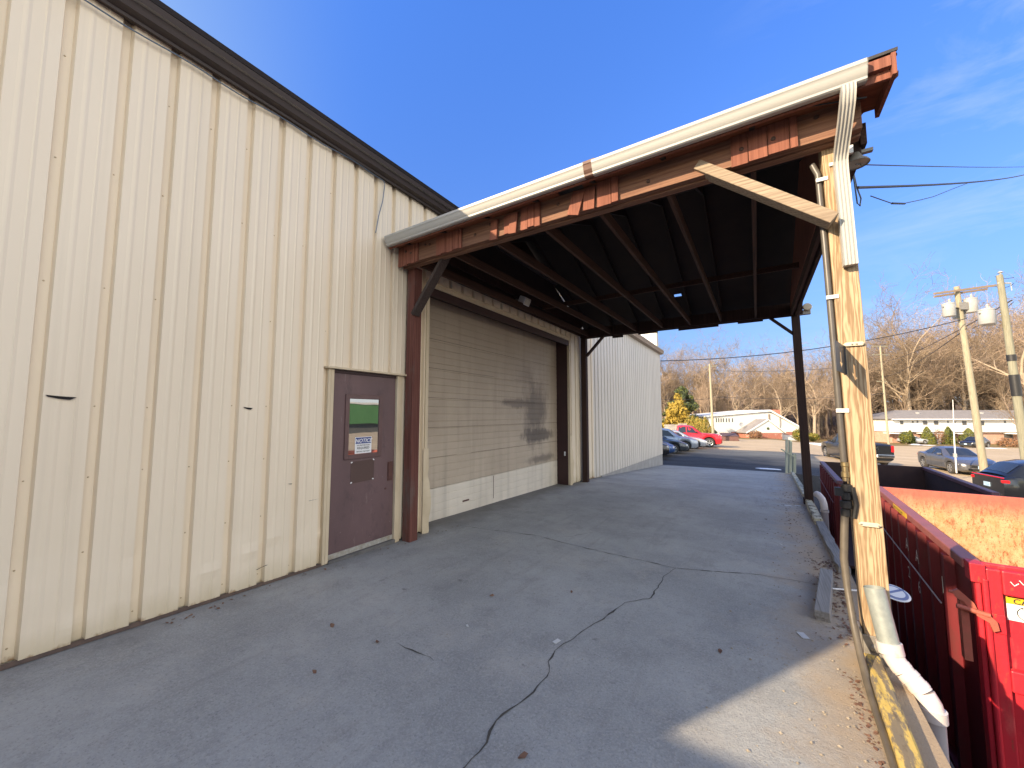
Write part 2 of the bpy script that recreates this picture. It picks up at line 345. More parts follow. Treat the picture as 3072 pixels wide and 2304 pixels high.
def rustmat():
    m, nt, bs = nmat('orange_rust')
    x, y, z = xyz(nt)
    col = mixc(nt, rng(nt, nz(nt, 5, (1, 1, 0.6), detail=10, rough=0.85), 0.38, 0.64), (0.46, 0.225, 0.095), (0.60, 0.40, 0.235))
    col = mixc(nt, rng(nt, nz(nt, 13, (1.4, 1, 0.55), detail=10, rough=0.85, off=(3, 1, 4)), 0.52, 0.60, 0, 0.85), col, (0.20, 0.055, 0.018))
    col = mixc(nt, rng(nt, nz(nt, 34, (1, 1, 0.8), detail=6, rough=0.8, off=(1, 6, 1)), 0.56, 0.63, 0, 0.8), col, (0.16, 0.05, 0.02))
    col = mixc(nt, rng(nt, nz(nt, 9, (1, 1, 0.22), detail=9, rough=0.75, off=(8, 2, 1)), 0.55, 0.64, 0, 0.8), col, (0.22, 0.07, 0.03))
    h = mth(nt, 'ADD', z, mth(nt, 'MULTIPLY', nz(nt, 5, (1, 1, 0.4), detail=8, rough=0.7), 0.35))
    col = mixc(nt, rng(nt, h, 2.18, 2.46, 0, 0.9), col, (0.47, 0.10, 0.075))
    nt.links.new(col, bs.inputs['Base Color'])
    bs.inputs['Roughness'].default_value = 0.75
    bump(nt, bs, nz(nt, 30, detail=7, rough=0.75), 0.4, 0.006)
    return m
RUST = rustmat()
def glass(name, tint=(0.02, 0.025, 0.03), rough=0.03, met=0.0, spec=0.9):
    m, nt, bs = nmat(name)
    col = mixc(nt, nz(nt, 3, detail=2), tint, tuple(min(1, t * 1.25) for t in tint))
    nt.links.new(col, bs.inputs['Base Color'])
    bs.inputs['Roughness'].default_value = rough; bs.inputs['Metallic'].default_value = met
    bs.inputs['Specular IOR Level'].default_value = spec
    return m
GLASS = glass('car_glass')
def mirrorglass():
    m = glass('door_glass', (0.34, 0.345, 0.34), 0.02, 0.9)
    nt = m.node_tree
    bump(nt, nt.nodes['Principled BSDF'], nz(nt, 3.5, (1, 0.4, 1.3), detail=2), 0.02, 0.02)
    return m
DOORGLASS = mirrorglass()
BLUE = M('sign_blue', (0.025, 0.05, 0.22), (0.022, 0.045, 0.20), 5, rough=0.4)
INK = M('sign_ink', (0.03, 0.03, 0.035), rough=0.5)
SIGNW = M('sign_white', (0.80, 0.80, 0.80), (0.76, 0.76, 0.76), 9, rough=0.4)
YEL = M('sign_yellow', (0.75, 0.48, 0.03), (0.66, 0.42, 0.03), 9, rough=0.4)
SNOW = M('snow', (0.82, 0.84, 0.88), (0.70, 0.72, 0.76), 3, rough=0.8, bmp=0.5, bscale=8)
LEAF = M('dead_leaf', (0.10, 0.045, 0.028), (0.22, 0.125, 0.08), 14, rough=0.8)
PEBBLE = M('pebble', (0.36, 0.31, 0.24), (0.20, 0.17, 0.13), 12, rough=0.9)
WIREB = M('black_wire', (0.02, 0.022, 0.03), rough=0.6)
WIREBLUE = M('blue_grey_wire', (0.12, 0.16, 0.22), rough=0.5)
LENSW = M('lamp_lens', (0.62, 0.58, 0.44), (0.50, 0.47, 0.36), 12, rough=0.3)
BARK = wood('tree_bark', (0.32, 0.24, 0.17), (0.18, 0.13, 0.095), 'Z', 3, 4, bmp=0.3)
BARKL = wood('pale_bark', (0.42, 0.335, 0.24), (0.26, 0.20, 0.145), 'Z', 3, 4, bmp=0.3)
TWIG = M('twig', (0.150, 0.108, 0.070), (0.24, 0.178, 0.118), 0.6, rough=0.9)
TWIGL = M('pale_twig', (0.26, 0.185, 0.128), (0.38, 0.285, 0.205), 0.6, rough=0.9)
POLEW = wood('utility_pole_wood', (0.38, 0.335, 0.235), (0.25, 0.22, 0.155), 'Z', 9, 4, bmp=0.4)
POLEOLD = wood('old_pole_wood', (0.29, 0.275, 0.20), (0.19, 0.18, 0.13), 'Z', 9, 4, bmp=0.4)
TRANSF = M('transformer_grey', (0.40, 0.40, 0.39), (0.33, 0.33, 0.32), 4, rough=0.4)
BRICK = None
def brickmat():
    m, nt, bs = nmat('red_brick')
    tc = nt.nodes.new('ShaderNodeTexCoord'); mp = nt.nodes.new('ShaderNodeMapping')
    mp.inputs['Rotation'].default_value = (R(90), 0, 0)
    b = nt.nodes.new('ShaderNodeTexBrick'); b.inputs['Scale'].default_value = 4.2
    b.inputs['Color1'].default_value = (0.40, 0.135, 0.085, 1); b.inputs['Color2'].default_value = (0.32, 0.10, 0.065, 1)
    b.inputs['Mortar'].default_value = (0.42, 0.33, 0.27, 1); b.inputs['Mortar Size'].default_value = 0.012
    nt.links.new(tc.outputs['Object'], mp.inputs[0]); nt.links.new(mp.outputs[0], b.inputs[0])
    col = mixc(nt, rng(nt, nz(nt, 1.3, (1, 1, 1.5), detail=7), 0.56, 0.66, 0, 0.55), b.outputs[0], (0.62, 0.50, 0.42))
    nt.links.new(col, bs.inputs['Base Color']); bs.inputs['Roughness'].default_value = 0.9
    return m
BRICK = brickmat()
BRICK2 = M('pale_brick', (0.50, 0.30, 0.22), (0.42, 0.24, 0.17), 2, rough=0.9, layers=(((0.58, 0.44, 0.36), 6, 0.52, 0.64, (1, 1, 3)),))
SIDING = M('white_siding', (0.74, 0.72, 0.66), (0.68, 0.66, 0.60), 0.6, rough=0.6, bmp=0.2, bscale=6, bstretch=(0.02, 0.02, 1))
ROOFGREY = M('grey_shingle', (0.20, 0.185, 0.18), (0.26, 0.24, 0.235), 1.5, rough=0.9, bmp=0.3, bscale=5)
HOUSEWIN = glass('house_window', (0.06, 0.065, 0.07), 0.08)
FOLY = M('golden_foliage', (0.40, 0.26, 0.03), (0.27, 0.20, 0.03), 0.8, rough=0.8)
FOLG = M('dark_green_foliage', (0.05, 0.075, 0.035), (0.085, 0.10, 0.05), 0.8, rough=0.85)
FOLC = M('cone_foliage', (0.17, 0.165, 0.02), (0.10, 0.115, 0.02), 1.2, rough=0.85)
FOLH = M('hedge_foliage', (0.33, 0.235, 0.045), (0.24, 0.17, 0.035), 1.2, rough=0.85)
FOLB = M('brown_shrub', (0.30, 0.15, 0.07), (0.20, 0.10, 0.05), 1.2, rough=0.85)
FOLW = M('brush_twigs', (0.12, 0.082, 0.058), (0.20, 0.14, 0.10), 0.4, rough=0.9)
def paint(name, c, metal=0.0, rough=0.28): return M(name, c, tuple(x * 0.9 for x in c), 1.5, rough=rough, metal=metal, coat=0.7)
CRED = paint('car_red', (0.50, 0.018, 0.03)); CSIL = paint('car_silver', (0.42, 0.46, 0.52), 0.5)
CGRY = paint('car_grey', (0.17, 0.17, 0.18), 0.55); CBLK = paint('car_black', (0.010, 0.011, 0.014))
CBLU = paint('car_blue', (0.05, 0.11, 0.30), 0.4); CCHA = paint('car_charcoal', (0.07, 0.08, 0.095), 0.5); CWHT = paint('car_white', (0.72, 0.73, 0.74))
CPAL = paint('car_pale_silver', (0.55, 0.56, 0.57), 0.4)
CHROME = M('chrome', (0.70, 0.70, 0.70), rough=0.15, metal=1.0)
ALLOY = M('alloy_wheel', (0.55, 0.55, 0.54), (0.42, 0.42, 0.41), 9, rough=0.3, metal=0.7)
TYRE = M('tyre', (0.035, 0.034, 0.033), (0.06, 0.055, 0.05), 12, rough=0.85)
LAMPW = M('headlamp', (0.75, 0.75, 0.74), rough=0.12); LAMPR = M('tail_lamp', (0.55, 0.015, 0.02), rough=0.2)
PLATE = M('blue_white_plate', (0.55, 0.68, 0.80), (0.30, 0.48, 0.66), 9, rough=0.4)
GREENC = M('green_container', (0.085, 0.24, 0.075), (0.07, 0.20, 0.06), 2, rough=0.5)
BROWND = M('brown_dumpster_paint', (0.17, 0.085, 0.07), (0.13, 0.065, 0.055), 3, rough=0.6)
WHITEFENCE = M('white_vinyl', (0.80, 0.79, 0.77), (0.74, 0.73, 0.71), 3, rough=0.5)

# ------------------------------------------------------------------ mesh helpers
WL = {}
class MB:
    def __init__(s): s.v, s.f, s.m = [], [], []
    def add(s, vs, fs, mi=0):
        b = len(s.v); s.v += [tuple(p) for p in vs]
        s.f += [tuple(b + i for i in f) for f in fs]; s.m += [mi] * len(fs); return s
    def box(s, x0, x1, y0, y1, z0, z1, mi=0):
        vs = [(x, y, z) for z in (z0, z1) for y in (y0, y1) for x in (x0, x1)]
        return s.add(vs, [(0, 2, 3, 1), (4, 5, 7, 6), (0, 1, 5, 4), (2, 6, 7, 3), (0, 4, 6, 2), (1, 3, 7, 5)], mi)
    def obox(s, c, size, rot=None, mi=0):
        m = rot if rot is not None else Matrix.Identity(3); c = Vector(c)
        vs = [c + m @ Vector((x * size[0] / 2, y * size[1] / 2, z * size[2] / 2)) for z in (-1, 1) for y in (-1, 1) for x in (-1, 1)]
        return s.add(vs, [(0, 2, 3, 1), (4, 5, 7, 6), (0, 1, 5, 4), (2, 6, 7, 3), (0, 4, 6, 2), (1, 3, 7, 5)], mi)
    def beam(s, p0, p1, w, h, up=(0, 0, 1), mi=0):
        p0, p1 = Vector(p0), Vector(p1); d = (p1 - p0); l = d.length; d.normalize()
        side = d.cross(Vector(up)).normalized(); u = side.cross(d)
        return s.obox((p0 + p1) / 2, (l, w, h), Matrix((d, side, u)).transposed(), mi)
    def tube(s, pts, r, n=8, mi=0, cap=True):
        pts = [Vector(p) for p in pts]; k = len(pts)
        rs = r if isinstance(r, (list, tuple)) else [r] * k
        b = len(s.v); ref = None
        for i, p in enumerate(pts):
            d = (pts[min(i + 1, k - 1)] - pts[max(i - 1, 0)]).normalized()
            if ref is None: ref = d.orthogonal().normalized()
            ref = (ref - d * ref.dot(d))
            ref = ref.normalized() if ref.length > 1e-6 else d.orthogonal().normalized()
            o = d.cross(ref)
            for j in range(n):
                a = 2 * math.pi * j / n
                s.v.append(tuple(p + (ref * math.cos(a) + o * math.sin(a)) * rs[i]))
        for i in range(k - 1):
            for j in range(n):
                s.f.append((b + i * n + j, b + i * n + (j + 1) % n, b + (i + 1) * n + (j + 1) % n, b + (i + 1) * n + j)); s.m.append(mi)
        if cap:
            s.f.append(tuple(b + j for j in range(n))[::-1]); s.m.append(mi)
            s.f.append(tuple(b + (k - 1) * n + j for j in range(n))); s.m.append(mi)
        return s
    def prism(s, poly, vec, mi=0):
        n = len(poly); vec = Vector(vec); p = [Vector(q) for q in poly]
        vs = p + [q + vec for q in p]
        fs = [tuple(range(n))[::-1], tuple(range(n, 2 * n))] + [(i, (i + 1) % n, n + (i + 1) % n, n + i) for i in range(n)]
        return s.add(vs, fs, mi)
    def lathe(s, prof, c, n=20, mi=0, axis=2):
        b = len(s.v); c = Vector(c)
        for r, h in prof:
            for j in range(n):
                a = 2 * math.pi * j / n
                q = [r * math.cos(a), r * math.sin(a), h]
                if axis == 1: q = [q[0], q[2], q[1]]
                if axis == 0: q = [q[2], q[0], q[1]]
                s.v.append(tuple(c + Vector(q)))
        for i in range(len(prof) - 1):
            for j in range(n):
                s.f.append((b + i * n + j, b + i * n + (j + 1) % n, b + (i + 1) * n + (j + 1) % n, b + (i + 1) * n + j)); s.m.append(mi)
        return s
    def loft(s, rings, mi=0, closed=True, caps=True):
        b = len(s.v); n = len(rings[0])
        for r in rings: s.v += [tuple(p) for p in r]
        for i in range(len(rings) - 1):
            for j in range(n if closed else n - 1):
                s.f.append((b + i * n + j, b + i * n + (j + 1) % n, b + (i + 1) * n + (j + 1) % n, b + (i + 1) * n + j)); s.m.append(mi)
        if caps and closed:
            s.f.append(tuple(b + j for j in range(n))[::-1]); s.m.append(mi)
            s.f.append(tuple(b + (len(rings) - 1) * n + j for j in range(n))); s.m.append(mi)
        return s
    def text(s, body, origin, xdir, ydir, size, mi=0, align='LEFT', shear=0.0, thick=0.0, bold=0.0):
        cu = bpy.data.curves.new('lettering', 'FONT'); cu.body = body; cu.size = size; cu.align_x = align
        cu.shear = shear; cu.offset = bold; cu.resolution_u = 3
        o = bpy.data.objects.new('lettering', cu); COL.objects.link(o)
        me = bpy.data.meshes.new_from_object(o)
        xd, yd, og = Vector(xdir).normalized(), Vector(ydir).normalized(), Vector(origin)
        s.add([og + xd * q.co.x + yd * q.co.y for q in me.vertices], [tuple(p.vertices) for p in me.polygons], mi)
        bpy.data.objects.remove(o); bpy.data.curves.remove(cu); bpy.data.meshes.remove(me)
        return s
    def build(s, name, mats, parent=None, smooth=False, bevel=0.0, local=False, recalc=True, ang=40):
        me = bpy.data.meshes.new(name)
        off = Vector((0, 0, 0))
        if parent is not None and not local: off = WL.get(parent.name, off)
        me.from_pydata([tuple(Vector(p) - off) for p in s.v] if off.length else s.v, [], s.f)
        if not isinstance(mats, (list, tuple)): mats = [mats]
        for mt in mats: me.materials.append(mt)
        if len(mats) > 1: me.polygons.foreach_set('material_index', s.m)
        if recalc:
            bm = bmesh.new(); bm.from_mesh(me); bmesh.ops.recalc_face_normals(bm, faces=bm.faces); bm.to_mesh(me); bm.free()
        if smooth:
            me.polygons.foreach_set('use_smooth', [True] * len(me.polygons))
            try: me.set_sharp_from_angle(angle=R(ang))
            except Exception: pass
        me.update()
        o = bpy.data.objects.new(name, me); COL.objects.link(o)
        if parent is not None:
            o.parent = parent; WL[o.name] = off
        if bevel:
            b = o.modifiers.new('bevel', 'BEVEL'); b.width = bevel; b.segments = 2; b.limit_method = 'ANGLE'; b.angle_limit = R(50)
        return o

def tag(o, label, cat, group=None, kind=None):
    if label: o['label'] = label
    if cat: o['category'] = cat
    if group: o['group'] = group
    if kind: o['kind'] = kind
    return o
def thing(name, label, cat, loc=(0, 0, 0), rot=0.0, group=None):
    o = bpy.data.objects.new(name, None); COL.objects.link(o); o.empty_display_size = 0.2
    o.location = loc; o.rotation_euler = (0, 0, rot); WL[o.name] = Vector(loc)
    return tag(o, label, cat, group)
def copy_tree(o, parent=None):
    c = o.copy(); COL.objects.link(c)
    if parent is not None: c.parent = parent
    for ch in list(o.children): copy_tree(ch, c)
    return c
def V(lat, dep, z=0.0):        # ground position given sideways / ahead of the viewpoint
    cy, sy = math.cos(YAW), math.sin(YAW)
    return Vector((lat * cy - dep * sy, lat * sy + dep * cy, z))
def sstep(a, b, x):
    t = min(1, max(0, (x - a) / (b - a))); return t * t * (3 - 2 * t)
def lerp_tab(t, x):
    if x <= t[0][0]: return t[0][1]
    for (a, va), (b, vb) in zip(t, t[1:]):
        if x <= b: return va + (vb - va) * (x - a) / (b - a)
    return t[-1][1]
def g(y): return -0.022 * y if y < 10.5 else -0.231 - 0.0685 * (y - 10.5)
def terr(x, y):
    dep = -0.537 * x + 0.844 * y; lat = 0.844 * x + 0.537 * y
    low = lerp_tab([(-50, -2.05), (15.5, -2.05), (20.5, -1.72), (35, -1.78), (105, -4.0), (160, -4.6)], y)
    drv = lerp_tab([(21.2, -0.975), (39, -1.22), (88, -2.85), (120, -3.6)], y)
    if y < 21.25:
        z = low if x > 0.9 else g(max(y, -3)) - 0.35
    else:
        z = drv + (low - drv) * sstep(1.2, 9.0, x)
    z += 13.0 * sstep(92, 190, dep)
    return z
def edge_x(y): return 0.72 + 0.0285 * (y - 2.7)

# ------------------------------------------------------------------ ground, slab
xs = [-600, -300, -160, -100, -70, -50, -38, -30, -24, -19, -15, -12, -9.5, -7.5, -6, -4.6, -3.6, -2.8, -2, -1.2, -0.5, 0.2, 0.62, 0.895, 0.91, 1.25, 1.8, 2.5, 3.3, 4.2, 5.2, 6.3, 7.5, 9, 11, 13, 16, 19, 23, 28, 34, 40, 47, 55, 64, 74, 86, 100, 120, 150, 200, 300, 600]
ys = [-600, -200, -80, -40, -20, -12, -6, 0, 6, 10.5, 15, 19, 21.15, 21.3, 22, 23, 24.5, 26, 28, 30, 32.5, 35, 38, 42, 46, 51, 57, 63, 70, 78, 86, 95, 105, 115, 126, 138, 150, 165, 180, 200, 230, 300, 450, 900]
mb = MB()
vs = [(x, y, terr(x, y) + (0.03 * noise.noise((x * 0.4, y * 0.4, 0)) if y > 21.5 else 0)) for y in ys for x in xs]
nx = len(xs)
mb.add(vs, [(j * nx + i, j * nx + i + 1, (j + 1) * nx + i + 1, (j + 1) * nx + i) for j in range(len(ys) - 1) for i in range(nx - 1)])
tag(mb.build('ground', GROUND, recalc=False, smooth=True), None, None, kind='structure')

mb = MB()
sy_ = [-4.25] + [-3 + 0.6 * i for i in range(23)] + [10.5] + [11 + 0.8 * i for i in range(13)] + [21.2]
sy_ = sorted(set(round(v, 3) for v in sy_ if v <= 21.2))
sx_ = [-4.75, -4.0, -3, -2, -1, 0]
def slab_end(x): return 20.95 + 0.28 * (x + 4.7) / 5.7
n = len(sx_) + 1
for y in sy_:
    for x in sx_ + [edge_x(y) + 0.012 * noise.noise((0, y * 3, 0))]:
        yy = y if y < 21 else y + 0.28 * (x + 4.7) / 5.7
        mb.v.append((x, yy, g(yy)))
for j in range(len(sy_) - 1):
    for i in range(n - 1):
        mb.f.append((j * n + i, j * n + i + 1, (j + 1) * n + i + 1, (j + 1) * n + i)); mb.m.append(0)
top_n = len(mb.v)
def wallstrip(idx, depth):
    b = len(mb.v)
    for i in idx:
        x, y, z = mb.v[i]; mb.v.append((x, y, z - depth))
    for k in range(len(idx) - 1):
        mb.f.append((idx[k], b + k, b + k + 1, idx[k + 1])); mb.m.append(0)
wallstrip([j * n + n - 1 for j in range(len(sy_))], 2.3)
wallstrip([(len(sy_) - 1) * n + i for i in range(n)][::-1], 0.5)
# cracks, laid as thin ribbons of dirt on the slab
def ribbon(pts, w, z=0.0035, jit=0.012):
    P = []
    for (x0, y0), (x1, y1) in zip(pts, pts[1:]):
        k = max(2, int(math.hypot(x1 - x0, y1 - y0) / 0.05))
        for i in range(k):
            t = i / k
            P.append((x0 + (x1 - x0) * t + rnd.uniform(-jit, jit), y0 + (y1 - y0) * t + rnd.uniform(-jit, jit)))
    P.append(pts[-1]); b = len(mb.v)
    for i, (x, y) in enumerate(P):
        a, c = P[max(0, i - 1)], P[min(len(P) - 1, i + 1)]
        d = Vector((c[0] - a[0], c[1] - a[1])).normalized(); nn = Vector((-d.y, d.x))
        ww = w * 0.8 * (0.30 + min(1.6, 6 * noise.noise((x * 6, y * 6, 3)) ** 2) + 0.5 * abs(noise.noise((x * 30, y * 30, 5)))) * (0.3 if i in (0, len(P) - 1) else 1)
        for s_ in (1, -1):
            q = (x + nn.x * ww * s_, y + nn.y * ww * s_)
            mb.v.append((q[0], q[1], g(q[1]) + z))
    for i in range(len(P) - 1):
        mb.f.append((b + 2 * i, b + 2 * i + 1, b + 2 * i + 3, b + 2 * i + 2)); mb.m.append(1)
ribbon([(-1.25, 1.1), (-1.255, 1.546), (-1.255, 1.725), (-1.288, 1.864), (-1.275, 1.989), (-1.232, 2.125), (-1.232, 2.405), (-1.297, 2.503), (-1.308, 2.637), (-1.267, 2.868), (-1.238, 3.043), (-1.198, 3.162), (-1.136, 3.446), (-1.097, 3.676), (-0.918, 3.918), (-0.925, 4.125), (-0.925, 4.517), (-0.858, 4.852)], 0.0065, jit=0.009)
ribbon([(-4.09, 4.839), (-3.54, 4.9), (-3.155, 4.983), (-2.783, 5.054), (-2.357, 4.97), (-1.989, 4.933), (-1.6, 4.899), (-1.249, 4.882), (-0.969, 4.86), (-0.858, 4.852), (-0.637, 4.93), (-0.303, 5.071), (-0.098, 5.161), (0.3, 5.2), (0.7, 5.22)], 0.006, jit=0.008)
ribbon([(-2.31, 2.079), (-2.179, 2.076), (-2.042, 2.08), (-1.954, 2.069)], 0.004)
ribbon([(-2.65, 5.02), (-2.35, 5.3), (-2.2, 5.6)], 0.004)
ribbon([(-4.2, 12.9), (-2, 13.0), (1.0, 13.1)], 0.008)
ribbon([(-0.2, 20.2), (0.2, 20.3), (0.4, 20.1), (0.7, 20.35)], 0.03)
tag(mb.build('driveway', [CONC, CRACK], recalc=False), None, None, kind='structure')

# ------------------------------------------------------------------ main metal building
DX = -4.2287
S_RIB, Y_RIB = 0.3048, 0.8163
B = thing('metal_building', 'long beige ribbed metal building with dark brown roof edge and garage door', 'building', (DX, 0, 0))
DENTS = [(rnd.uniform(-3, 3.4), rnd.uniform(0.1, 0.55), rnd.uniform(0.05, 0.14), rnd.uniform(0.04, 0.1), rnd.uniform(-0.02, 0.02)) for _ in range(46)]
def prof(y0, y1):
    out = {round(y0, 4), round(y1, 4)}
    i0, i1 = int((y0 - Y_RIB) / S_RIB) - 2, int((y1 - Y_RIB) / S_RIB) + 2
    for i in range(i0, i1 + 1):
        b = Y_RIB + i * S_RIB
        for d in (-0.0725, -0.066, -0.014, 0.0, 0.05, 0.066, 0.074, 0.09, 0.148, 0.156, 0.172, 0.18, 0.21):
            if y0 < b + d < y1: out.add(round(b + d, 4))
    return sorted(out)
def off(y):
    d = (y - Y_RIB) % S_RIB
    if d > S_RIB - 0.0725:
        u = d - S_RIB
        if u < -0.066: return -0.046 * (u + 0.0725) / 0.0065
        if u < -0.014: return -0.046
        return -0.046 * (-u) / 0.014
    for a in (0.058, 0.148):
        if a + 0.007 <= d <= a + 0.017: return 0.004
    return 0.0
def panel(mb, y0, y1, zb, zt, dent=False, mi=0):
    P = prof(y0, y1)
    b = len(mb.v)
    zz = [0, 0.03, 0.07, 0.12, 0.18, 0.25, 0.33, 0.42, 0.52, 0.65, 0.85, 1.1, 1.6, 2.4] if dent else [0]
    cols = 0
    for y in P:
        z0 = zb(y) if callable(zb) else zb
        lv = [z0 + q for q in zz] + [zt]
        cols = len(lv)
        for z in lv:
            x = DX + off(y)
            if dent:
                for (dy, dz, sy2, sz2, a) in DENTS:
                    e = ((y - dy) / sy2) ** 2 + ((z - dz) / sz2) ** 2
                    if e < 9: x += a * math.exp(-e)
                x += 0.004 * noise.noise((y * 3, z * 4, 1))
            mb.v.append((x, y, z))
    for i in range(len(P) - 1):
        for k in range(cols - 1):
            mb.f.append((b + i * cols + k, b + (i + 1) * cols + k, b + (i + 1) * cols + k + 1, b + i * cols + k + 1)); mb.m.append(mi)
YE, YF = -4.2, 21.25
mb = MB()
fl = lambda y: g(y) + 0.025
panel(mb, YE, 2.64, fl, 4.95, True)
panel(mb, 2.64, 3.80, 2.20, 4.95)
panel(mb, 3.74, 4.19, fl, 2.20); panel(mb, 3.80, 4.19, 2.20, 4.95)
panel(mb, 4.19, 9.56, 3.70, 4.95)
panel(mb, 9.56, 11.3, fl, 4.95)
wall_o = mb.build('front_wall', BEIGE, B, recalc=False)
mb = MB(); panel(mb, 11.3, YF, lambda y: max(g(y) + 0.03, -0.275 - 0.0137 * (y - 11.7)), 4.88)
mb.build('rear_section_wall', GREYPANEL, B, recalc=False)
mb = MB()
mb.prism([(DX - 0.02, 12, g(12) - 0.3), (DX - 0.02, YF, g(YF) - 0.4), (DX - 0.02, YF, -0.385), (DX - 0.02, 12, -0.258)], (-0.2, 0, 0))
mb.build('foundation', M('foundation_concrete', (0.36, 0.35, 0.33), (0.27, 0.26, 0.245), 3, rough=0.9, bmp=0.3), B)
mb = MB()   # solid body behind the sheets: ends, back, roof
mb.box(-32, DX - 0.46, YE + 0.02, YF - 0.02, -1.5, 4.9)
mb.box(-32, DX - 0.06, YE + 0.02, 2.6, -0.5, 4.9); mb.box(DX - 0.45, DX - 0.06, 9.6, YF - 0.02, -1.6, 4.85); mb.box(DX - 0.45, DX - 0.06, 2.62, 9.6, 3.72, 4.85)
mb.box(DX - 0.45, DX - 0.12, 2.6, 4.18, -0.5, 3.71)
mb.build('inner_walls', M('end_wall_panel', (0.55, 0.49, 0.37), (0.50, 0.44, 0.34), 2, rough=0.6), B)
mb = MB()
mb.prism([(-4.04, YE - 0.05, 4.955), (-18, YE - 0.05, 6.1), (-32, YE - 0.05, 4.955)], (0, 11.3 - YE + 0.05, 0))
mb.prism([(-4.04, 11.31, 4.91), (-18, 11.31, 6.0), (-32, 11.31, 4.91)], (0, YF - 11.2, 0))
mb.build('roof', ROOFMETAL, B)
mb = MB()   # dark brown eave trim, a box with a drip lip
mb.prism([(DX - 0.03, YE - 0.06, 4.885), (DX + 0.055, YE - 0.06, 4.862), (DX + 0.062, YE - 0.06, 4.885), (DX + 0.13, YE - 0.06, 4.90), (DX + 0.185, YE - 0.06, 5.02), (DX - 0.03, YE - 0.06, 5.02)], (0, 15.4, 0), 0)
mb.prism([(DX - 0.03, YE - 0.07, 5.022), (DX + 0.190, YE - 0.07, 5.022), (DX + 0.215, YE - 0.07, 5.055), (DX + 0.19, YE - 0.07, 5.075), (DX - 0.03, YE - 0.07, 5.08)], (0, 15.42, 0), 1)
mb.build('eave_trim', [FASCIA, FASCIATOP], B)
mb = MB()
mb.prism([(DX + 0.035, 11.32, 4.80), (DX + 0.16, 11.32, 4.82), (DX + 0.19, 11.32, 4.97), (DX - 0.03, 11.32, 4.97), (DX - 0.03, 11.32, 4.80)], (0, YF - 11.2, 0))
mb.prism([(DX - 0.03, 11.315, 4.972), (DX + 0.20, 11.315, 4.972), (DX + 0.20, 11.315, 5.0), (DX - 0.03, 11.315, 5.0)], (0, YF - 11.18, 0), 1)
mb.build('rear_eave_trim', [TANTRIM, M('grey_drip', (0.42, 0.41, 0.39), rough=0.5)], B)
mb = MB()   # raised white parapet at the far end
mb.box(-12, -4.36, 20.95, 21.22, 4.9, 5.93)
mb.box(-4.355, -4.30, 20.93, 21.235, 4.9, 5.935, 1); mb.box(-12.02, -4.29, 20.92, 21.245, 5.937, 6.0, 2)
for xx in (-4.95, -5.55, -6.15, -6.75, -7.35, -8): mb.box(xx, xx + 0.03, 20.935, 20.949, 4.95, 5.93, 2)
mb.build('parapet', [WHITEPANEL, BEIGETRIM, M('grey_edge', (0.35, 0.35, 0.34), rough=0.5)], B)
mb = MB()   # unseen block added behind the viewpoint to shape the sunlit patch
mb.box(-12, 9, -9.5, -4.28, -0.6, 3.24)
mb.build('shadow_block', BEIGE, B)
mb = MB()   # base trim / rusty closure strip
for y0 in [-4.2 + 0.7 * i for i in range(10)]:
    y1 = min(y0 + 0.7, 2.64)
    if y1 > y0: mb.add([(DX - 0.03, y0, g(y0) + 0.0), (DX + 0.02, y0, g(y0) + 0.004), (DX + 0.02, y1, g(y1) + 0.004), (DX - 0.03, y1, g(y1)), (DX - 0.01, y0, g(y0) + 0.03), (DX - 0.01, y1, g(y1) + 0.03)], [(0, 1, 2, 3), (1, 4, 5, 2)])
mb.build('base_strip', M('rusty_strip', (0.13, 0.085, 0.06), (0.07, 0.05, 0.04), 15, rough=0.9), B, recalc=False)
mb = MB()   # screw heads on the ribs
i = -16
while Y_RIB + i * S_RIB < 11.2:
    y = Y_RIB + i * S_RIB - 0.036; i += 1
    if y < YE: continue
    for z in (0.12 + g(y), 0.62, 1.2, 1.72, 2.62, 3.55, 4.35):
        if 2.6 < y < 3.8 and z < 2.2: continue
        if 4.1 < y < 9.6 and z < 3.7: continue
        if rnd.random() < 0.25: continue
        mb.lathe([(0.0, 0.004), (0.0035, 0.0035), (0.0055, 0.0013), (0.0062, -0.002)], (DX - 0.045, y - 0.008 + rnd.uniform(-.004, .004), z + rnd.uniform(-.02, .02)), 8, 0, 0)
mb.build('screw', SCREW, B, smooth=True)
mb = MB()   # tears in the sheet
def tear(y, z, w, h, dn):
    mb = MB(); mb.add([(DX + 0.009, y, z), (DX + 0.012, y + w * .45, z - .3 * h - dn * .3), (DX + 0.012, y + w, z - .5 * h - dn * .6), (DX + 0.014, y + w * .78, z - 1.25 * h - dn), (DX + 0.013, y + w * .4, z - h - dn * .6), (DX + 0.010, y + .01, z - h * .5)], [(0, 1, 2, 3, 4, 5)]); mb.build('tear', DARK, B, recalc=False)
tear(0.52, 1.79, 0.15, 0.026, 0.0); tear(1.76, 1.725, 0.085, 0.022, 0.0); tear(2.22, 0.92, 0.045, 0.008, 0.0); tear(2.45, 0.70, 0.12, 0.007, -0.01)
tear(1.95, 0.13, 0.11, 0.01, -0.03)

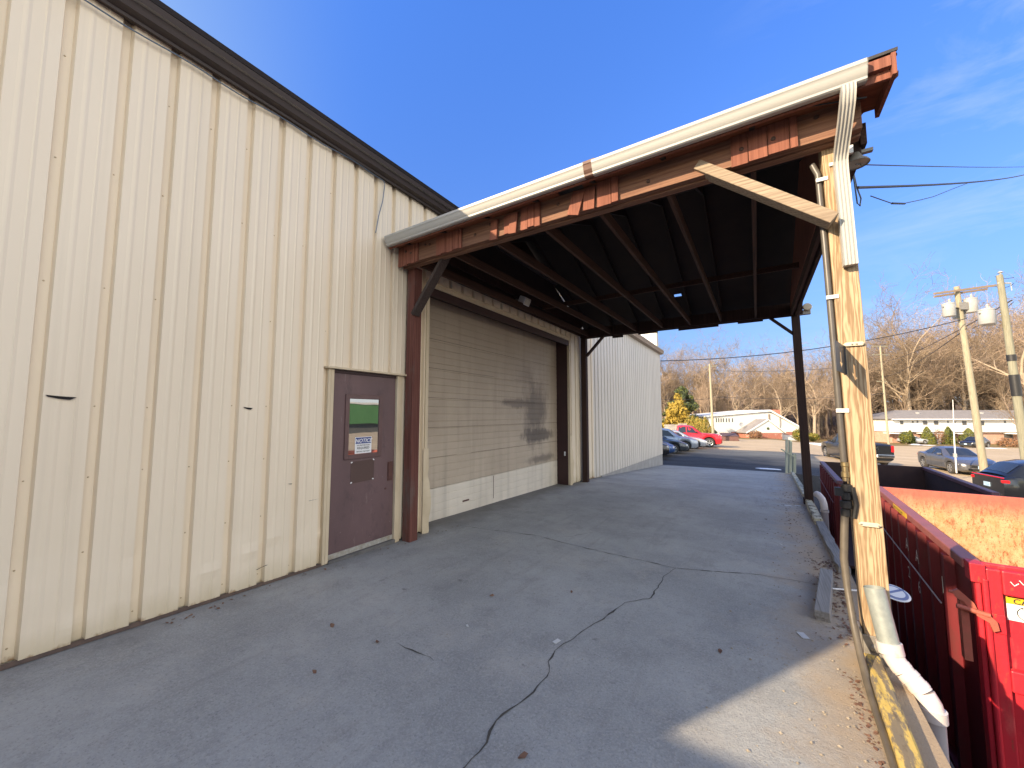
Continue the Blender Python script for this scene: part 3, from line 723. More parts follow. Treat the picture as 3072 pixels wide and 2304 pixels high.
# --- man door
mb = MB()
mb.box(DX - 0.06, DX + 0.012, 2.665, 2.705, g(2.7) + 0.01, 2.185); mb.box(DX - 0.06, DX + 0.014, 2.63, 2.663, g(2.7) + 0.01, 2.19)
mb.box(DX - 0.06, DX + 0.016, 3.655, 3.745, g(3.7), 2.185)
mb.box(DX - 0.05, DX + 0.055, 2.60, 3.80, 2.19, 2.215)
mb.build('door_frame', BEIGETRIM, B, bevel=0.004)
mb = MB()
mb.box(DX - 0.065, DX - 0.022, 2.708, 3.652, -0.03, 2.15)
door = mb.build('entrance_door', DOORP, B, bevel=0.004)
X0 = DX - 0.022
mb = MB(); mb.box(DX - 0.07, DX - 0.012, 2.708, 3.652, 2.152, 2.187); mb.build('door_header', JAMB, door)
mb = MB()
wy0, wy1, wz0, wz1 = 2.88, 3.43, 1.10, 1.90
for a in ((wy0, wy0 + .055, wz0, wz1), (wy1 - .055, wy1, wz0, wz1), (wy0 + .055, wy1 - .055, wz1 - .055, wz1), (wy0 + .055, wy1 - .055, wz0, wz0 + .055)):
    mb.box(X0 + 0.0005, X0 + 0.018, *a)
wf = mb.build('window_frame', DOORTRIM, door, bevel=0.004)
mb = MB(); mb.box(X0 + 0.001, X0 + 0.006, wy0 + .056, wy1 - .056, wz0 + .056, wz1 - .056); mb.build('window_pane', DOORGLASS, door)
mb = MB()   # notice sticker on the pane
sx0, sy0, sy1, sz0, sz1 = X0 + 0.0068, 3.03, 3.272, 1.160, 1.365
mb.box(sx0 - 0.0005, sx0 + 0.001, sy0, sy1, sz0, sz1, 0)
mb.box(sx0 + 0.0012, sx0 + 0.0016, sy0 + 0.008, sy1 - 0.008, sz1 - 0.082, sz1 - 0.006, 1)
tx = sx0 + 0.0022; yc = (sy0 + sy1) / 2
mb.text('NOTICE', (tx, yc, sz1 - 0.068), (0, 1, 0), (0, 0, 1), 0.066, 2, 'CENTER', 0.25, bold=0.0015)
mb.text('EYE PROTECTION', (tx, yc, sz1 - 0.112), (0, 1, 0), (0, 0, 1), 0.0235, 3, 'CENTER', bold=0.0005)
mb.text('REQUIRED', (tx, yc, sz1 - 0.150), (0, 1, 0), (0, 0, 1), 0.038, 3, 'CENTER', bold=0.0008)
mb.text('BEYOND THIS POINT', (tx, yc, sz1 - 0.188), (0, 1, 0), (0, 0, 1), 0.0205, 3, 'CENTER', bold=0.0005)
tag(mb.build('notice_sign', [SIGNW, BLUE, SIGNW, INK], door, recalc=False), 'blue and white notice asking for eye protection', None)
for hz in (0.22, 1.02, 1.88):
    MB().tube([(X0 + 0.004, 2.709, hz), (X0 + 0.004, 2.709, hz + 0.11)], 0.0065, 8).build('hinge', DOORTRIM, door, smooth=True)
mb = MB(); mb.prism([(X0 + 0.001, 2.985, 0.80), (X0 + 0.001, 3.325, 0.81), (X0 + 0.001, 3.325, 1.07), (X0 + 0.001, 2.985, 1.065)], (0.0022, 0, 0), 0)
for q in ((2.995, 0.812), (3.312, 0.82), (2.993, 1.058), (3.315, 1.066)): mb.obox((X0 + 0.0042, q[0], q[1]), (0.0015, 0.022, 0.014), Matrix.Rotation(rnd.uniform(-.8, .8), 3, 'X'), 1)
mb.build('patch', [PATCH, SIGNW], door)
mb = MB(); mb.box(X0 + 0.0005, X0 + 0.012, 3.545, 3.625, 0.76, 1.01); mb.box(X0 + 0.0122, X0 + 0.020, 3.553, 3.617, 0.77, 1.0)
mb.build('latch_guard', RUSTPLATE, door, bevel=0.003)
mb = MB(); mb.lathe([(0.0, 0.006), (0.012, 0.005), (0.014, 0.0)], (X0, 3.52, 0.66), 12, 0, 0); mb.build('lock_cylinder', RUSTPLATE, door, smooth=True)
mb = MB(); mb.prism([(X0 + 0.0005, 2.712, -0.028), (X0 + 0.0005, 3.65, -0.028), (X0 + 0.0005, 3.65, 0.03), (X0 + 0.0005, 2.712, 0.03)], (0.009, 0, 0))
for k in range(6): mb.lathe([(0.0, 0.003), (0.006, 0.001), (0.007, 0)], (X0 + 0.0096, 2.78 + k * 0.16, 0.005), 8, 1, 0)
mb.build('door_sweep', [ALUM, SCREW], door)
mb = MB(); mb.box(DX - 0.10, DX + 0.03, 2.70, 3.66, -0.12, -0.032); mb.build('sill', M('sill_concrete', (0.16, 0.15, 0.14), (0.1, 0.095, 0.09), 8, rough=0.9), B)

# --- garage door
GX = DX - 0.37
mb = MB()
for q in ((4.19, 4.25, -0.09, 3.70), (9.50, 9.56, -0.21, 3.70), (4.25, 9.50, 3.635, 3.70)): mb.box(DX - 0.05, DX + 0.02, *q)
mb.box(DX - 0.03, DX + 0.035, 4.17, 9.58, 3.70, 3.725)
mb.build('garage_trim', BEIGETRIM, B, bevel=0.004)
mb = MB()
mb.box(GX - 0.05, DX - 0.05, 9.50, 9.56, -0.22, 3.70); mb.box(GX - 0.05, DX - 0.05, 4.19, 4.25, -0.12, 3.70)
mb.box(GX - 0.05, DX - 0.05, 4.25, 9.50, 3.635, 3.70); mb.box(DX - 0.048, DX + 0.006, 4.252, 9.498, 3.50, 3.633)
mb.build('garage_jamb', JAMB, B, bevel=0.003)
def garsec(z0, z1, name, mt, parent):
    mb = MB(); nstrip = max(1, round((z1 - z0) / 0.125)); h = (z1 - z0) / nstrip
    zz = []
    for k in range(nstrip):
        a = z0 + k * h
        gd = 0.016 if k == 0 else 0.006
        zz += [(a + 0.001, -gd), (a + 0.008, 0.0), (a + h * 0.5, 0.002), (a + h - 0.006, 0.0)]
    zz += [(z1 - 0.002, -0.012)]
    yy = [4.22 + 5.30 * i / 24 for i in range(25)]
    b = len(mb.v)
    for z, o_ in zz:
        for y in yy: mb.v.append((GX + o_ + 0.006 * noise.noise((y * 0.8, z * 1.3, 4)), y, z - 0.0 * y))
    m_ = len(yy)
    for k in range(len(zz) - 1):
        for i in range(m_ - 1):
            mb.f.append((b + k * m_ + i, b + k * m_ + i + 1, b + (k + 1) * m_ + i + 1, b + (k + 1) * m_ + i)); mb.m.append(0)
    mb.box(GX - 0.04, GX - 0.02, 4.22, 9.52, z0, z1, 0)
    return mb.build(name, mt, parent, recalc=False)
gd = garsec(0.42, 3.63, 'garage_door', GAR, B)
garsec(-0.24, 0.418, 'bottom_section', GARLOW, gd)
mb = MB()
for z in (0.93, 1.43, 1.93, 2.43, 2.93): mb.box(GX - 0.019, GX + 0.003, 4.23, 9.5, z - 0.0022, z + 0.0022)
mb.build('section_joint', DARK, gd)
mb = MB(); mb.box(GX, GX + 0.02, 5.55, 5.72, 0.06, 0.085); mb.build('handle', RUSTPLATE, gd); MB().box(GX, GX + 0.004, 6.52, 6.53, -0.05, 0.40).build('scratch', RUSTPLATE, gd)
mb = MB(); mb.box(GX + 0.0, GX + 0.03, 4.25, 9.5, -0.27, -0.22); mb.build('bottom_seal', BLACK, gd)
mb = MB(); mb.box(DX - 0.16, DX - 0.12, 9.485, 9.499, 0.55, 0.66); mb.build('push_button', SIGNW, B)
# bent corner guards at the opening
mb = MB()
for (yb, sg) in ((4.215, 1), (9.53, -1)):
    rr = []
    for k in range(14):
        z = -0.16 + k * 0.1 - (0.0 if yb < 6 else 0.06); a = 0.06 * math.exp(-((z - 0.25) / 0.35) ** 2)
        j = 0.03 * noise.noise((yb, z * 5, 0)) * (1 if z < 0.9 else 0.2)
        rr.append([(DX + 0.022, yb - 0.05 * 1, z), (DX + 0.03 + a + j, yb + (0.05 + j) * 1, z), (DX + 0.005 + j, yb + 0.055 + j, z)])
    mb = MB(); mb.loft(rr, closed=False); mb.build('corner_guard', BEIGETRIM, B, recalc=False)

# cable along the eave and drop by the carport
mb = MB()
pts = []
for i in range(60):
    y = -3.2 + i * (6.9 + 3.2 - 0.05 * 0) / 59
    pts.append((DX + 0.042, y, 4.80 + 0.05 * min(1, max(0, (y - 1.0) / 2)) + 0.012 * math.sin(i * 1.3) - (0.16 * max(0, (0.6 - y) / 3.8))))
    if y > 3.30: break
pts += [(DX + 0.04, 3.33, 4.80), (DX + 0.042, 3.30, 4.55), (DX + 0.042, 3.24, 4.3), (DX + 0.045, 3.2, 4.06)]
mb.tube(pts, 0.006, 6)
tag(mb.build('cable', WIREBLUE, None, smooth=True), 'thin blue-grey cable strung under the brown roof edge, dropping to the white gutter', 'cable')

# ------------------------------------------------------------------ carport
CF, CR = 3.66, 10.3
K = thing('carport', 'brown timber carport with a gable roof over the concrete drive', 'carport', (-1.8, 7, -0.15))
mb = MB(); mb.box(-4.20, -4.055, 3.78, 3.93, g(3.85) - 0.02, 3.76); mb.build('post', REDWOOD, K, bevel=0.008)
mb = MB(); a, b2 = 0.655, 0.585
mb.add([(a - .075, 3.76, g(3.8) + .0), (a + .08, 3.76, g(3.8) + .0), (a + .08, 3.91, g(3.8)), (a - .075, 3.91, g(3.8)), (b2 - .075, 3.76, 4.05), (b2 + .08, 3.76, 4.05), (b2 + .08, 3.91, 4.05), (b2 - .075, 3.91, 4.05)],
       [(0, 3, 2, 1), (4, 5, 6, 7), (0, 1, 5, 4), (2, 3, 7, 6), (0, 4, 7, 3), (1, 2, 6, 5)])
frontpost = tag(mb.build('post', PINE, K, bevel=0.007), 'pale pine post with open grain at the front corner', None)
mb = MB(); mb.beam((0.84, 10.3, g(10.3) + 0.03), (0.79, 10.3, 3.84), 0.145, 0.14, up=(0, 1, 0)); mb.box(0.745, 0.905, 10.215, 10.39, g(10.3) - 0.02, g(10.3) + 0.12)
mb.build('post', DARKPOST, K, bevel=0.006)
mb = MB(); mb.box(-4.18, -4.03, 10.22, 10.37, g(10.3) - 0.02, 3.8); mb.build('post', DARKPOST, K, bevel=0.006)
# front beam (doubled 2x10) and the board cladding that is missing pieces
mb = MB()
mb.box(-4.2, 0.74, 3.632, 3.700, 3.752, 4.0); mb.box(-4.2, 0.74, 3.702, 3.778, 3.735, 4.0)
mb.build('front_beam', BEAMW, K, bevel=0.004)
mb = MB()
def boards(x0, x1, w=0.105, zb=3.732, zt=3.995):
    x = x0
    while x < x1 - 0.02:
        w2 = min(w * rnd.uniform(0.8, 1.15), x1 - x); d = rnd.uniform(-0.003, 0.003)
        m1 = MB(); m1.box(x + 0.003, x + w2 - 0.002, 3.604 + d, 3.628 + d, zb + rnd.uniform(-0.012, 0.012), zt); m1.build('siding_board', BOARD, K, bevel=0.003); x += w2
boards(-4.205, -3.82, 0.085); boards(-3.48, -3.05, 0.10)
MB().obox((-2.55, 3.612, 3.835), (0.10, 0.022, 0.24), Matrix.Rotation(R(5), 3, 'Y')).build('siding_board', BOARD, K, bevel=0.003)
MB().obox((-2.36, 3.612, 3.85), (0.085, 0.02, 0.22), Matrix.Rotation(R(0), 3, 'Y')).build('siding_board', BOARD, K, bevel=0.003)
MB().obox((-2.27, 3.596, 3.835), (0.10, 0.022, 0.24), Matrix.Rotation(R(6), 3, 'Y')).build('siding_board', BOARD, K, bevel=0.003)
boards(-2.18, -1.93, 0.085)
MB().obox((-1.50, 3.60, 3.84), (0.13, 0.022, 0.25), Matrix.Rotation(R(17), 3, 'Y')).build('siding_board', BOARD, K, bevel=0.003)
MB().obox((-1.36, 3.612, 3.85), (0.12, 0.022, 0.23), Matrix.Rotation(R(4), 3, 'Y')).build('siding_board', BOARD, K, bevel=0.003)
boards(-1.28, -1.06, 0.16); boards(-0.10, 0.36, 0.14)
BOLT = M('rusty_bolt', (0.10, 0.06, 0.045), rough=0.6, metal=0.5)
for x in (-3.70, -3.62, -2.85, -2.62, -1.72, -0.78, -0.35, 0.48, -4.05, -3.95, -0.02, 0.2):
    mb = MB(); mb.lathe([(0.0, -0.012), (0.012, -0.010), (0.018, -0.004), (0.019, 0.006)], (x, 3.630 if not (-4.2 < x < -3.82 or -0.1 < x < .36) else 3.604, 3.90 + rnd.uniform(-.05, .05)), 10, 0, 1); mb.build('bolt', BOLT, K, smooth=True)
# soffit, eave board
mb = MB()
mb.box(-4.2, -1.70, 3.43, 3.69, 3.998, 4.016); mb.box(-1.42, 0.86, 3.43, 3.69, 3.998, 4.016); mb.box(0.70, 0.86, 3.69, 3.86, 3.998, 4.016)
mb.box(-1.70, -1.42, 3.43, 3.52, 3.998, 4.016)
mb.build('soffit', SOFFIT, K, bevel=0.002)
mb = MB(); mb.box(-4.2, 0.86, 3.435, 3.46, 3.93, 4.075); mb.box(0.86, 0.885, 3.40, 3.86, 3.925, 4.08)
mb.box(0.74, 0.858, 3.395, 3.434, 3.99, 4.065)
mb.build('eave_board', BOARD, K, bevel=0.002)
# roof
EZ, RZ, RY = 4.045, 5.50, 7.03
mb = MB()
def slope(y0, z0, y1, z1, hole=None):
    seg = [-4.2, -1.56, -1.40, 0.90]
    for i in range(3):
        if hole and i == 1:
            h0, h1 = hole
            for (ta, tb) in ((0, h0), (h1, 1)):
                ya, yb = y0 + (y1 - y0) * ta, y0 + (y1 - y0) * tb; za, zb = z0 + (z1 - z0) * ta, z0 + (z1 - z0) * tb
                mb.prism([(seg[1], ya, za), (seg[2], ya, za), (seg[2], yb, zb), (seg[1], yb, zb)], (0, 0, 0.02))
            continue
        mb.prism([(seg[i], y0, z0), (seg[i + 1], y0, z0), (seg[i + 1], y1, z1), (seg[i], y1, z1)], (0, 0, 0.02))
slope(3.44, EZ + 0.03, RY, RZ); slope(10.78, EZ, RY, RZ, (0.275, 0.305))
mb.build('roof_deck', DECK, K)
mb = MB()
for y0, y1 in ((3.40, RY), (10.82, RY)):
    z0 = EZ + 0.040 if y0 < 7 else EZ + 0.008
    mb.prism([(-4.2, y0, z0), (-1.58, y0, z0), (-1.58, y1, RZ + .024), (-4.2, y1, RZ + .024)], (0, 0, 0.022))
    mb.prism([(-1.38, y0, z0), (0.895, y0, z0), (0.895, y1, RZ + .024), (-1.38, y1, RZ + .024)], (0, 0, 0.022))
mb.prism([(-1.58, 3.40, EZ + 0.040), (-1.38, 3.40, EZ + 0.040), (-1.38, RY, RZ + .024), (-1.58, RY, RZ + .024)], (0, 0, 0.022))
mb.build('roof_shingles', SHINGLE, K)
mb = MB()   # gable cladding and rake boards on the open end
mb.add([(0.70, 3.75, 3.96), (0.70, 10.38, 3.96), (0.70, RY, RZ - 0.03), (0.735, 3.75, 3.96), (0.735, 10.38, 3.96), (0.735, RY, RZ - 0.03)], [(0, 2, 1), (3, 4, 5), (0, 1, 4, 3), (1, 2, 5, 4), (2, 0, 3, 5)])
mb.build('gable_cladding', BOARD, K)
mb = MB(); mb.prism([(-4.198, 3.6, 3.98), (-4.198, 10.5, 3.98), (-4.198, RY, RZ - 0.02)], (0.03, 0, 0)); mb.build('inner_gable', DECK, K)
mb = MB()
for ye in (3.62, 10.74):
    ze = EZ + (0.08 if ye < 7 else 0.005)
    mb.beam((0.876, ye, ze - 0.06), (0.876, RY, RZ - 0.06), 0.035, 0.14, up=(1, 0, 0))
mb.build('rake_board', BOARD, K)
# rear and side beams
mb = MB(); mb.box(-4.2, 0.92, 10.24, 10.29, 3.82, 4.08); mb.box(-4.2, 0.92, 10.31, 10.36, 3.80, 4.08)
for x, w, d in ((-3.3, 0.30, 0.05), (-2.6, 0.5, 0.03), (-1.6, 0.9, 0.04), (-0.3, 0.5, 0.03)): mb.box(x, x + w, 10.37, 10.39, 3.80 - d, 4.05)
mb.build('rear_beam', DARKPOST, K, bevel=0.004)
mb = MB(); mb.box(0.705, 0.75, 3.92, 10.23, 3.80, 3.955); mb.box(0.78, 0.82, 3.92, 10.23, 3.78, 3.955)
mb.build('side_beam', DARKWOOD, K, bevel=0.004)
mb = MB(); mb.box(-4.19, -4.15, 3.95, 10.21, 3.86, 4.0); mb.build('ledger', DARKWOOD, K, bevel=0.004)
mb = MB(); mb.box(-4.19, -4.12, 3.95, 10.21, 4.10, 4.33); mb.build('upper_ledger', DARKPOST, K, bevel=0.004)
# trusses: bottom chord, two top chords and webs, each truss one part
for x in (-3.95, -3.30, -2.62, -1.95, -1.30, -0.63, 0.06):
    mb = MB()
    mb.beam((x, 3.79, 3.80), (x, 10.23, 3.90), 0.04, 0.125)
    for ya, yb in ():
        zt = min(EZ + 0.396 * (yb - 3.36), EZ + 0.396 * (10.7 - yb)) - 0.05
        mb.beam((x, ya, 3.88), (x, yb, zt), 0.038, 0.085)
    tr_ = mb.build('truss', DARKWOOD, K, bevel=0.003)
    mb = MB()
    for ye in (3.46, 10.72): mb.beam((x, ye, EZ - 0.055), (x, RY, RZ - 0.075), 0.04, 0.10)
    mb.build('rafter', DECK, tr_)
mb = MB(); mb.box(-3.9, 0.65, 7.35, 7.39, 3.945, 4.03); mb.build('cross_tie', DARKWOOD, K)
# braces
mb = MB(); mb.beam((-4.055, 3.80, 3.06), (-3.46, 3.80, 3.80), 0.05, 0.135, up=(0, 1, 0)); mb.build('brace', wood('dark_brace', (0.075, 0.055, 0.048), (0.042, 0.03, 0.027), 'Z', 12, 4), K, bevel=0.006)
mb = MB(); mb.beam((-0.36, 3.665, 3.855), (0.545, 3.665, 3.105), 0.085, 0.135, up=(0, 1, 0)); mb.build('brace', BRACEW, K, bevel=0.006)
mb = MB(); mb.beam((-4.03, 10.3, 3.30), (-3.52, 10.3, 3.83), 0.05, 0.12, up=(0, 1, 0)); mb.build('brace', DARKPOST, K, bevel=0.005)
mb = MB(); mb.beam((0.74, 10.3, 3.40), (0.32, 10.3, 3.82), 0.05, 0.11, up=(0, 1, 0)); mb.build('brace', DARKPOST, K, bevel=0.005)
# gutter (K profile) with brown strap, downspout
gp = [(3.432, 4.075), (3.432, 3.945), (3.385, 3.938), (3.372, 3.946), (3.370, 3.962), (3.362, 3.972), (3.350, 3.990), (3.343, 4.012), (3.336, 4.03), (3.330, 4.036), (3.330, 4.062), (3.338, 4.068), (3.340, 4.058), (3.345, 4.035), (3.356, 3.998), (3.376, 3.955), (3.390, 3.948), (3.424, 3.954), (3.424, 4.075)]
mb = MB()
mb.prism([(-4.17, y, z) for y, z in gp], (-1.28 + 4.17, 0, 0)); mb.prism([(-1.23, y - 0.003, z - 0.006) for y, z in gp], (0.73 + 1.23, 0, 0))
cap = [(y, z) for y, z in gp[:12]]
mb.prism([(-4.175, y, z) for y, z in cap], (0.004, 0, 0)); mb.prism([(0.727, y - 0.003, z - 0.006) for y, z in cap], (0.004, 0, 0))
gutter = mb.build('gutter', GUT, K, smooth=True, ang=25)
mb = MB(); cy0 = sum(p[0] for p in cap) / 12; cz0 = sum(p[1] for p in cap) / 12
sp = [(cy0 + (y - cy0) * 1.06, cz0 + (z - cz0) * 1.06) for y, z in cap]
mb.prism([(-1.315, y, z) for y, z in sp], (0.115, 0, 0)); mb.build('strap', STRAP, gutter)
def dsring(c, t, w=0.083, d=0.062):
    c, t = Vector(c), Vector(t).normalized(); xd = Vector((1, 0, 0)); nd = t.cross(xd).normalized()
    ring = []
    nf = 9
    for k in range(nf):        # ribbed front
        u = -w / 2 + w * k / (nf - 1); ring.append(c + xd * u + nd * (d / 2 - (0.008 if k % 2 else 0)))
    for k in range(nf):
        u = w / 2 - w * k / (nf - 1); ring.append(c + xd * u - nd * (d / 2 - (0.008 if k % 2 else 0)))
    return ring
path = [((0.63, 3.392, 3.945), (0, 0, -1)), ((0.63, 3.394, 3.90), (0, .1, -1)), ((0.628, 3.42, 3.85), (0, .8, -1)), ((0.625, 3.50, 3.775), (0, 1, -.9)), ((0.62, 3.60, 3.69), (0, 1, -.9)), ((0.617, 3.67, 3.625), (0, .7, -1)), ((0.615, 3.70, 3.57), (0, .1, -1)), ((0.615, 3.705, 3.50), (0, 0, -1)), ((0.625, 3.708, 3.1), (0, 0, -1)), ((0.632, 3.712, 2.76), (0, 0, -1))]
mb = MB(); mb.loft([dsring(*p) for p in path]); mb.build('downspout', GUT, K, smooth=True, ang=20)
MB().box(0.555, 0.61, 3.745, 3.759, 3.585, 3.61).build('downspout_clip', WHITEP, K); MB().box(0.675, 0.70, 3.735, 3.76, 3.64, 3.70).build('downspout_clip', WHITEP, K)
# post foot
mb = MB(); mb.box(0.565, 0.755, 3.742, 3.756, -0.09, 0.10); mb.box(0.552, 0.566, 3.76, 3.88, -0.09, 0.13); mb.lathe([(0, -0.02), (0.018, -0.018), (0.03, -0.004), (0.032, 0)], (0.63, 3.742, 0.02), 10, 0, 1)
mb.build('post_bracket', STEEL, K, bevel=0.003)
mb = MB(); mb.tube([(-4.1, 3.47, 3.985), (-2.6, 3.475, 3.978), (-1.2, 3.47, 3.983), (0.3, 3.475, 3.978), (0.75, 3.52, 3.9)], 0.006, 6)
tag(mb.build('cable', WIREB, None, smooth=True), 'dark cable stapled below the white gutter of the carport', 'cable')

# ------------------------------------------------------------------ things on the front posts
t = thing('flood_light', 'small white flood light on the wall above the garage door', 'lamp', (-4.1, 6.72, 4.02))
mb = MB(); mb.obox((-3.97, 6.72, 3.98), (0.16, 0.24, 0.17), Matrix.Rotation(R(25), 3, 'Y')); mb.build('housing', WHITEP, t, bevel=0.02)
mb = MB(); mb.obox((-3.902, 6.72, 3.955), (0.02, 0.20, 0.13), Matrix.Rotation(R(25), 3, 'Y')); mb.build('lens', LENSW, t, bevel=0.004)
mb = MB(); mb.beam((-4.2, 6.72, 4.05), (-4.03, 6.72, 4.0), 0.05, 0.05); mb.build('bracket', STEEL, t)
t = thing('bell_lamp', 'old bell-shaped lamp hanging at the top of the pale pine post', 'lamp', (0.70, 3.98, 3.72))
mb = MB(); mb.lathe([(0.02, 0.10), (0.035, 0.085), (0.045, 0.05), (0.075, 0.02), (0.088, 0.0), (0.085, -0.004), (0.07, 0.014), (0.0, 0.03)], (0.755, 3.98, 3.66), 20); mb.build('lamp_shade', M('grey_enamel', (0.24, 0.22, 0.19), (0.17, 0.155, 0.13), 12, rough=0.5), t, smooth=True)
mb = MB(); mb.lathe([(0.0, 0.0), (0.05, 0.004), (0.082, 0.01)], (0.755, 3.98, 3.655), 20); mb.build('lens', LENSW, t, smooth=True)
mb = MB(); mb.box(0.70, 0.79, 3.95, 4.01, 3.72, 3.95); mb.build('lamp_body', DARKPOST, t, bevel=0.01)
mb = MB(); mb.box(0.78, 0.86, 3.96, 4.0, 3.735, 3.76); mb.build('sensor', STEEL, t)
t = thing('round_lamp', 'round cream flood lamp under the far roof corner of the carport', 'lamp', (1.0, 10.3, 3.95))
mb = MB(); mb.lathe([(0.0, -0.05), (0.07, -0.045), (0.085, 0.0), (0.06, 0.06), (0.0, 0.09)], (1.0, 10.25, 3.95), 16, 0, 1); mb.build('lens', CREAMP, t, smooth=True)
mb = MB(); mb.box(0.86, 1.06, 10.28, 10.36, 3.80, 3.90); mb.build('bracket', STEEL, t, bevel=0.01)

px = lambda z: 0.655 + (0.585 - 0.655) * (z + 0.08) / 4.13 - 0.075
t = thing('pipe', 'dark plastic conduit clipped to the left edge of the pale pine post', 'pipe', (0.53, 3.74, 1.2))
mb = MB(); mb.tube([(px(3.62) - 0.06, 3.80, 3.66), (px(3.55) - 0.03, 3.79, 3.56), (px(3.0) - 0.026, 3.785, 3.0), (px(2.0) - 0.026, 3.785, 2.0), (px(1.3) - 0.026, 3.785, 1.28)], 0.021, 12)
mb.build('conduit', PIPEB, t, smooth=True)
for z in (3.5, 2.55, 1.68):
    mb = MB(); mb.obox((px(z) - 0.012, 3.757, z), (0.075, 0.012, 0.03)); mb.build('clamp', WHITEP, t, bevel=0.003)
mb = MB()
xv = px(1.2) - 0.024
mb.lathe([(0.021, 0.13), (0.026, 0.125), (0.026, 0.10), (0.021, 0.095), (0.021, 0.06), (0.027, 0.055), (0.027, 0.02), (0.02, 0.015), (0.02, -0.01)], (xv, 3.775, 1.17), 12)
mb.build('valve', BRASS, t, smooth=True)
mb = MB()
for k, (dz, r) in enumerate(((1.11, .034), (1.05, .030), (0.99, .036), (0.93, .030))): mb.lathe([(r * .7, .03), (r, .022), (r, -.022), (r * .7, -.03)], (xv - 0.005 * k, 3.77, dz), 12)
mb.box(xv - 0.07, xv - 0.02, 3.75, 3.79, 1.05, 1.11); mb.tube([(xv + 0.03, 3.76, 1.12), (xv + 0.045, 3.755, 1.0), (xv + 0.03, 3.76, 0.9)], 0.016, 8)
mb.build('fitting', BLACK, t, smooth=True)
mb = MB(); mb.tube([(xv - 0.02, 3.77, 0.92), (xv - 0.03, 3.765, 0.80), (xv - 0.045, 3.75, 0.6), (xv - 0.04, 3.73, 0.42), (0.505, 3.66, 0.2), (0.512, 3.52, 0.05), (0.513, 3.36, -0.035), (0.505, 3.1, -0.05), (0.495, 2.8, -0.045), (0.475, 2.4, -0.035), (0.44, 1.9, -0.025), (0.38, 1.2, -0.012)], [0.024] * 3 + [0.021] * 9, 12)
tag(mb.build('hose', HOSE, None, smooth=True), 'tan rubber hose hanging down the pine post and running along the yellow kerb', 'hose')
# square arrow sign standing out from the post, an arrow and small slots cut through it
SP0, SP1 = Vector((0.570, 3.756, 2.165)), Vector((0.467, 3.385, 2.165))
t = thing('arrow_sign', 'black plate sign with a cut-out arrow fixed edge-on to the pine post', 'sign', tuple(SP0 - Vector((0, 0, 0.1))))
bm = bmesh.new()
def cutplate():
    W, Hh = (SP1 - SP0).length, 0.215
    ux = (SP1 - SP0).normalized(); uz = Vector((0, 0, 1))
    nu, nv = 44, 28
    arrow = lambda u, v: (abs(u - 0.17) < 0.019 and 0.075 < v < 0.150) or (0.03 < v <= 0.075 and abs(u - 0.17) < (v - 0.03) * 1.25)
    slot = lambda u, v: 0.176 < v < 0.186 and any(abs(u - c) < 0.012 for c in (0.10, 0.14, 0.18, 0.22))
    mb = MB(); idx = {}
    def vid(i, j, k):
        key = (i, j, k)
        if key not in idx:
            idx[key] = len(mb.v); p = SP0 + ux * (W * i / nu) + Vector((0, 0, -Hh + Hh * j / nv)) + ux.cross(uz) * (0.0015 * k); mb.v.append(tuple(p))
        return idx[key]
    solid = {}
    for i in range(nu):
        for j in range(nv):
            u, v = W * (i + .5) / nu, Hh * (j + .5) / nv
            solid[i, j] = not (arrow(u, v) or slot(u, v))
    for (i, j), s_ in solid.items():
        if not s_: continue
        mb.f.append((vid(i, j, 1), vid(i + 1, j, 1), vid(i + 1, j + 1, 1), vid(i, j + 1, 1))); mb.m.append(0)
        mb.f.append((vid(i, j, -1), vid(i, j + 1, -1), vid(i + 1, j + 1, -1), vid(i + 1, j, -1))); mb.m.append(0)
        for di, dj, e in ((1, 0, ((1, 0), (1, 1))), (-1, 0, ((0, 1), (0, 0))), (0, 1, ((1, 1), (0, 1))), (0, -1, ((0, 0), (1, 0)))):
            if not solid.get((i + di, j + dj), False):
                (a, b), (c, d) = e
                mb.f.append((vid(i + a, j + b, -1), vid(i + c, j + d, -1), vid(i + c, j + d, 1), vid(i + a, j + b, 1))); mb.m.append(0)
    return mb
cutplate().build('plate', SIGNBK, t, recalc=False)
mb = MB(); mb.box(0.560, 0.578, 3.75, 3.759, 1.95, 2.165); mb.build('flange', SIGNBK, t)
def cleat(x, z, w, label, stub):
    t = thing('insulator_bracket', label, 'bracket', (x, 3.755, z))
    mb = MB(); mb.prism([(x - w / 2, 3.759, z), (x - w * .36, 3.759, z + .016), (x + w * .36, 3.759, z + .016), (x + w / 2, 3.759, z), (x + w * .36, 3.759, z - .014), (x - w * .36, 3.759, z - .014)], (0, -0.018, 0)); mb.build('body', CREAMP, t, bevel=0.004)
    for q in ((-.38, .38) if not stub else (-.1, .1, .42)): MB().lathe([(0, -0.006), (0.006, -0.005), (0.007, 0)], (x + w * q, 3.741, z), 8, 0, 1).build('screw', STEEL, t)
cleat(0.628, 2.172, 0.13, 'white bracket on the pine post just above the black arrow sign', True)
cleat(0.645, 0.865, 0.125, 'cream bracket across the middle of the pine post below the sign', False)

